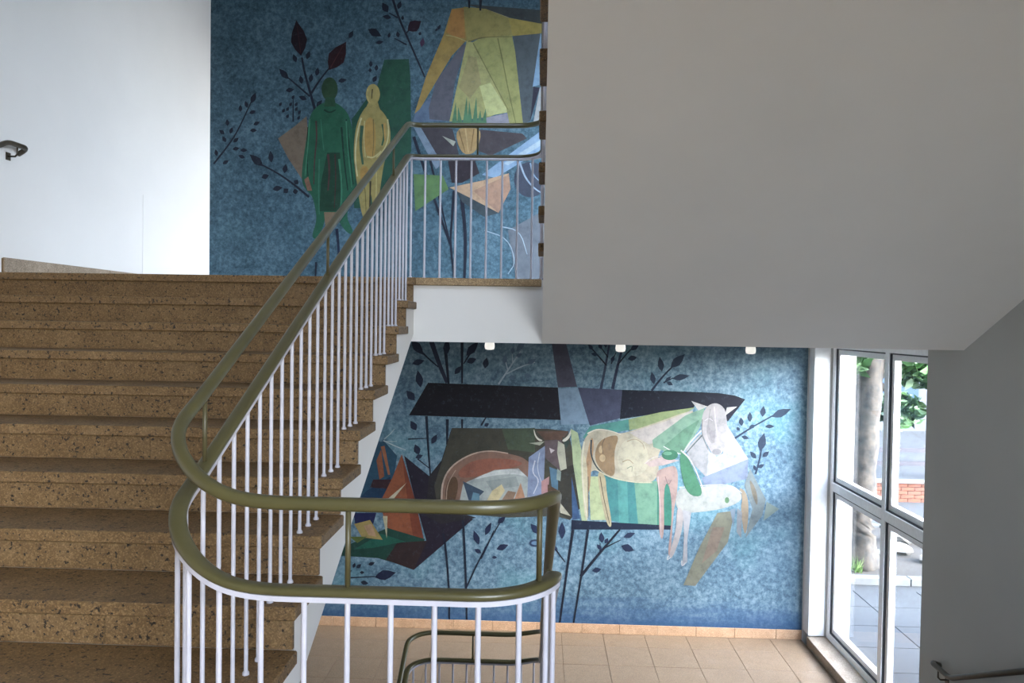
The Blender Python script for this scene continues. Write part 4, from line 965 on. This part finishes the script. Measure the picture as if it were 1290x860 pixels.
def oval(w, h, n=14, p=.75):
    q = []
    for k in range(n):
        a = 2*math.pi*(k+.5)/n; c, s = math.cos(a), math.sin(a)
        q.append((w/2*math.copysign(abs(c)**p, c), h/2*math.copysign(abs(s)**p, s)))
    return q
up = Vector((0, 0, 1))
hr = sweep('handrail', [p+up*.2 for p in path], oval(.034, .031), 'olive', rail); hr['label'] = 'olive upper handrail'
cr = sweep('lower_rail', path, oval(.043, .023), 'olive', rail); cr['label'] = 'olive lower rail cap'
fb = sweep('flat_bar', [p-up*.016 for p in path], [(-.017, -.006), (.017, -.006), (.017, .006), (-.017, .006)], 'baluster_white', rail, False)
fb['label'] = 'thin white bar below the cap'
cum = [0]
for a, b in zip(path, path[1:]): cum.append(cum[-1]+(Vector((b.x-a.x, b.y-a.y))).length)
def at_s(s):
    for i in range(len(path)-1):
        if cum[i+1] >= s:
            f = (s-cum[i])/((cum[i+1]-cum[i]) or 1); return path[i].lerp(path[i+1], f)
    return path[-1].copy()
def ground(p):
    x, y, z = p
    if (x > -.3 and z > .5) or (y > D-.02 and z > .5):
        if y >= y1n: return 0.0
        k = int((y1n-y)/T)+1; return k*H
    if y > D-.01 and z > -.2: return 0.0
    if x < -.6 and z > -1.0 and y < D:
        k = math.ceil((D-y)/T - 1e-6)
        return max(-k*H, ZM)
    if y < YE+.01 and z > -1.1: return ZM
    if x > -.2 and z > -2.74:
        best = ZF
        for (yy, zz) in nos3:
            if y <= yy: best = max(best, zz)
        return best
    if y > 5.5: return ZF
    k = math.ceil((5.50-y)/T - 1e-6); return ZF-k*H
# align so that one baluster falls at x = -.432 on the near rail
s_ref = next(cum[i] + (-.432 - path[i].x) for i in range(len(path)) if abs(path[i].y-1.735) < .002 and path[i].x > -.70)
s = s_ref % .1
BPROF = [(.0115, 0), (.0115, .006), (.0068, .012)]
while s < cum[-1]-.05:
    p = at_s(s); g = ground(p); h_ = p.z-.022-g
    if h_ > .2:
        n = 8; prof = BPROF + [(.0068, h_)]; vs, fs = [], []
        for (r, z) in prof:
            for k in range(n): vs.append((p.x+r*math.cos(2*math.pi*k/n), p.y+r*math.sin(2*math.pi*k/n), g+z))
        for i in range(len(prof)-1):
            for k in range(n): fs.append((i*n+k, i*n+(k+1) % n, (i+1)*n+(k+1) % n, (i+1)*n+k))
        mesh('baluster', vs, fs, 'baluster_white', rail, True)
    s += .1
def post(x, y):
    i = min(range(len(path)), key=lambda i: 0)
def posts_at(ss):
    for s in ss:
        p = at_s(s); sweep('handrail_post', [p+up*.008, p+up*.19], circ(.0065, 8), 'olive_steel', rail)
posts_at([s_ref, s_ref+.464])
def s_of(cond):
    return next(cum[i] for i in range(len(path)) if cond(path[i]))
def s_flight(y):      # arc length on the left flight at depth y
    for i in range(len(path)-1):
        a, b = path[i], path[i+1]
        if abs(a.x+.885) < .035 and abs(b.x+.885) < .035 and a.y >= y >= b.y: return cum[i]+(a.y-y)
    return None
for y in (4.45, 3.18, 2.06):
    q = s_flight(y)
    if q: posts_at([q])
s_top = s_of(lambda p: abs(p.y-5.0) < .004 and p.x < -.40 and p.z > .5)
posts_at([s_top])
s_low = s_of(lambda p: abs(p.y-5.57) < .004 and p.x < -.44 and p.z < -2)
posts_at([s_low])
for y in (2.9, 4.2): 
    for i in range(len(path)-1):
        a, b = path[i], path[i+1]
        if abs(a.x-.042) < .003 and abs(b.x-.042) < .003 and a.z < -.5 and a.y <= y <= b.y: posts_at([cum[i]+(y-a.y)])

# ------------------------------------------------------------------ wall handrails
def wall_rail(label, xw, sgn, pts, brackets):
    th = empty('wall_handrail', pts[0]); tag(th, label, 'handrail')
    P = [Vector(p) for p in pts]; Q = [P[0]]
    for i in range(1, len(P)-1):
        a = P[i]+(P[i-1]-P[i]).normalized()*min(.045, (P[i-1]-P[i]).length*.45); b = P[i]+(P[i+1]-P[i]).normalized()*min(.045, (P[i+1]-P[i]).length*.45)
        for t in (0, .25, .5, .75, 1): Q.append(a.lerp(P[i], t).lerp(P[i].lerp(b, t), t))
    Q.append(P[-1])
    sweep('handrail', Q, circ(.017, 12), 'bronze_dark', th)
    for (y, z) in brackets:
        xr = P[-1].x
        sweep('bracket', [Vector((xr, y, z-.012)), Vector((xr, y, z-.06)), Vector((xr+sgn*.015, y, z-.075)), Vector((xw, y, z-.075))], circ(.006, 8), 'bronze_dark', th)
        lathe_pts = []
        box('bracket_plate', min(xw, xw-sgn*.006), max(xw, xw-sgn*.006), y-.02, y+.02, z-.10, z-.05, 'bronze_dark', th)
wall_rail('dark handrail ending on the white left wall by the upper landing', XL, -1,
    [(XL, 5.10, .805), (XL+.065, 5.10, .845), (XL+.065, 4.91, .845), (XL+.065, 2.0, .845-(2.91)*SL)], [(5.0, .845), (3.6, .845-1.31*SL)])
wall_rail('dark handrail ending on the grey right wall beside the lower window', XR, 1,
    [(XR, 5.10, -2.475), (XR-.06, 5.10, -2.455), (XR-.06, 4.87, -2.455), (XR-.06, 2.2, -2.455+2.67*SL)], [(5.01, -2.455), (3.5, -2.455+1.37*SL)])

# ------------------------------------------------------------------ ceiling spot lamps under the upper landing
for i, (x, y, wd) in enumerate(((-.43, 6.5, 'leftmost, by the pale painted twig'), (.67, 6.5, 'middle one of three'), (1.75, 6.5, 'rightmost, towards the window'))):
    th = empty('ceiling_spot', (x, y, -.408)); tag(th, 'small white ceiling spot under the landing, '+wd, 'lamp', 'ceiling spots under the landing')
    lathe('base', [(.035, -.408), (.035, -.42), (.012, -.424)], (x, y, 0), 'lamp_white', th, 14)
    lathe('head', [(.010, -.42), (.026, -.43), (.040, -.452), (.043, -.480), (.038, -.502), (.020, -.508)], (x, y, 0), 'lamp_glow', th, 14)

# ------------------------------------------------------------------ outside the window
ZG = -3.65
plaster('paving', (42, 44, 46), .15, .9); plaster('soil', (44, 39, 33), .2, .95)
simple('bark', (40, 35, 29), .9, 0, .45, 9, 1.0); simple('kerb_stone', (76, 77, 77), .85, 0, .1, 6)
simple('leaf_green', (44, 72, 34), .6, 0, .35, 3); simple('facade_grey', (62, 63, 70), .8, 0, .04, 2); simple('facade_glass', (36, 54, 72), .15)
simple('brick', (82, 44, 28), .85, 0, .2, 9); simple('rail_dark', (34, 31, 40), .6); simple('pale_rock', (82, 79, 74), .9, 0, .12, 8); simple('moss', (92, 118, 60), .95, 0, .25, 8)
gr = tag(boxes('ground', [(2.9, 45, -6, 60, ZG-.2, ZG)], 'paving'), kind='structure')
for i in range(10):
    for j in range(8):
        a, b = 3.25+.8*j, 5.2+.6*i
        if b+.6 < 10.3: box('paving_slab', a+.006, a+.794, b+.006, b+.594, ZG-.02, ZG+.012, 'paving', gr, .003)
kb = empty('kerb', (4.6, 10.3, ZG)); tag(kb, 'pale stone kerb edging the planting bed outside the window', 'kerb')
for i in range(9): box('kerb_stone', 3.3+i*.8, 4.09+i*.8, 10.22, 10.36, ZG, ZG+.10, 'kerb_stone', kb, .008)
bed = box('planting_bed', 3.3, 10.4, 10.36, 13.0, ZG, ZG+.06, 'soil', None, .01); tag(bed, 'brown soil bed around the tree outside', 'bed')
k2 = empty('kerb', (6.8, 13.06, ZG)); tag(k2, 'pale kerb behind the soil bed on its far side', 'kerb')
for i in range(9): box('kerb_stone', 3.3+i*.8, 4.09+i*.8, 13.0, 13.14, ZG, ZG+.10, 'kerb_stone', k2, .008)
RK = (('large flat', 4.98, 12.1, .22), ('rounded', 5.35, 11.55, .17), ('broad', 5.62, 12.15, .20), ('small', 4.95, 11.3, .13), ('long', 6.25, 12.5, .24), ('squat', 5.6, 11.1, .15), ('sharp', 6.2, 11.75, .18))
for wd, x, y, r in RK:
    bm = bmesh.new(); bmesh.ops.create_icosphere(bm, subdivisions=2, radius=r)
    for v in bm.verts:
        f = 1+random.uniform(-.16, .16); v.co = Vector((v.co.x*f*1.2, v.co.y*f, v.co.z*f*.5))
    me = bpy.data.meshes.new('rock'); bm.to_mesh(me); bm.free(); me.materials.append(MATS['pale_rock'])
    o = bpy.data.objects.new('rock', me); o.location = (x, y, ZG+.06+r*.35); link(o); tag(o, wd+' pale rock lying in the soil bed by the tree', 'rock', 'pale rocks in the bed')
def tree(name, label, base, pts, r0, crown, nleaf, lsize):
    th = empty(name, base); tag(th, label, 'tree')
    P = [Vector(base)+Vector(p) for p in pts]; n = len(P)
    Q = []
    for a, b in zip(P, P[1:]): Q += [a.lerp(b, k/5) for k in range(5)]
    Q.append(P[-1])
    rad = [r0*(1.35-.3*min(1, i/4))*(1-.45*i/len(Q))*(1+.06*math.sin(i*1.7)) for i in range(len(Q))]
    sweep('trunk', Q, [(a*(1+.12*math.sin(k*2.1)), b*(1+.12*math.cos(k*1.7))) for k, (a, b) in enumerate(circ(1, 14))], 'bark', th, True, True, rad)
    vs, fs = [], []
    for (cx, cy, cz, rx, rz, frac) in crown:
        c = Vector(base)+Vector((cx, cy, cz))
        mid = Q[len(Q)//2+2]
        sweep('branch', [mid.lerp(c, t)+Vector((0, 0, .12*math.sin(t*3))) for t in (0, .25, .5, .75, 1)], circ(1, 7), 'bark', th, True, True, [r0*.4, r0*.32, r0*.24, r0*.16, r0*.08])
        for _ in range(int(nleaf*frac)):
            d = Vector((random.gauss(0, 1), random.gauss(0, 1), random.gauss(0, 1))).normalized()*random.random()**.4
            p = c+Vector((d.x*rx, d.y*rx, d.z*rz)); a = Vector((random.gauss(0, 1), random.gauss(0, 1), random.gauss(0, .6))).normalized()
            b = a.cross(Vector((random.gauss(0, 1), random.gauss(0, 1), random.gauss(0, 1)))).normalized(); l = lsize*random.uniform(.7, 1.3)
            k = len(vs); vs += [p-a*l, p+b*l*.45, p+a*l, p-b*l*.45]; fs.append((k, k+1, k+2, k+3))
    o = mesh('foliage', vs, fs, 'leaf_green', th); o['kind'] = 'stuff'
tree('broadleaf_tree', 'thick barked tree leaning just outside the lower window', (4.50, 10.9, ZG),
     [(0, 0, 0), (-.02, 0, .6), (0, 0, 1.4), (.06, 0, 2.3), (.10, 0, 3.1), (.2, .1, 4.4), (.3, .1, 6.0)], .20,
     [(-.22, .2, 2.95, .32, .35, .12), (.1, .2, 6.2, 2.4, 1.6, 1.0), (1.8, .8, 4.6, 1.0, .8, .35), (.70, .1, 3.0, .34, .30, .14), (.86, .3, 2.75, .28, .2, .08), (.95, 1.0, 2.15, .34, .26, .14), (-.25, -.2, 2.95, .22, .25, .08)], 3200, .11)
tree('broadleaf_tree', 'smaller leafy tree standing farther right beyond the brick wall', (9.6, 17.6, ZG),
     [(0, 0, 0), (.05, 0, 1.0), (.1, 0, 2.2), (.1, 0, 3.5)], .13, [(0, 0, 3.3, 1.5, 1.1, 1.0), (-.8, -.4, 2.6, .7, .5, .3)], 1500, .13)
tree('broadleaf_tree', 'unseen low dense tree added to block sky light at the lower window', (6.4, 4.2, ZG),
     [(0, 0, 0), (.05, 0, .6), (.1, 0, 1.2), (.1, 0, 2.2)], .16, [(0, 0, 1.9, 1.6, 1.5, 1.0), (.4, 2.0, 1.7, 1.2, 1.2, .6), (.6, -2.2, 1.8, 1.5, 1.3, .6)], 6500, .17)  # out of view, added so less daylight reaches the lower hall
sh = empty('moss_clump', (4.28, 10.75, ZG)); tag(sh, 'green tuft growing at the foot of the leaning tree', 'plant')
vs, fs = [], []
for _ in range(160):
    p = Vector((4.26+random.gauss(0, .09), 10.72+random.gauss(0, .08), ZG+.06)); a = Vector((random.gauss(0, .5), random.gauss(0, .5), 1)).normalized()*random.uniform(.08, .26); b = Vector((random.gauss(0, 1), random.gauss(0, 1), 0)).normalized()*.012
    k = len(vs); vs += [p-b, p+b, p+a]; fs.append((k, k+1, k+2))
mesh('blades', vs, fs, 'moss', sh)['kind'] = 'stuff'
bw = empty('brick_wall', (8, 15.3, ZG)); tag(bw, 'low orange brick wall across the yard outside', 'wall')
for r in range(5):
    for i in range(22):
        x = 4.6+i*.26+(.13 if r % 2 else 0); box('brick', x, x+.25, 15.25, 15.37, ZG+r*.075, ZG+r*.075+.066, 'brick', bw)
boxes('coping', [(4.5, 10.6, 15.2, 15.42, ZG+.375, ZG+.42)], 'kerb_stone', bw)
fe = empty('rail_fence', (8, 16.4, ZG)); tag(fe, 'dark two rail fence behind the low brick wall', 'fence')
for i in range(6): box('post', 5+i*1.2, 5.07+i*1.2, 16.4, 16.47, ZG, ZG+1.0, 'rail_dark', fe)
for z in (.52, .80): box('rail', 4.6, 11.4, 16.36, 16.40, ZG+z, ZG+z+.09, 'rail_dark', fe)
bd = empty('apartment_building', (14, 26, ZG)); tag(bd, 'pale grey building with blue windows far beyond the yard', 'building')
box('wall', 4, 30, 26, 34, ZG, ZG+11, 'facade_grey', bd)
for r in range(4):
    for i in range(12):
        xa = 5+i*2.0; f = box('window', xa, xa+1.5, 25.93, 26.02, ZG+.9+r*2.6, ZG+2.5+r*2.6, 'facade_glass', bd); box('window_bar', xa+.72, xa+.78, 25.90, 25.95, ZG+.9+r*2.6, ZG+2.5+r*2.6, 'facade_grey', f)
    box('string_course', 4, 30, 25.9, 26.0, ZG+2.75+r*2.6, ZG+2.9+r*2.6, 'kerb_stone', bd)
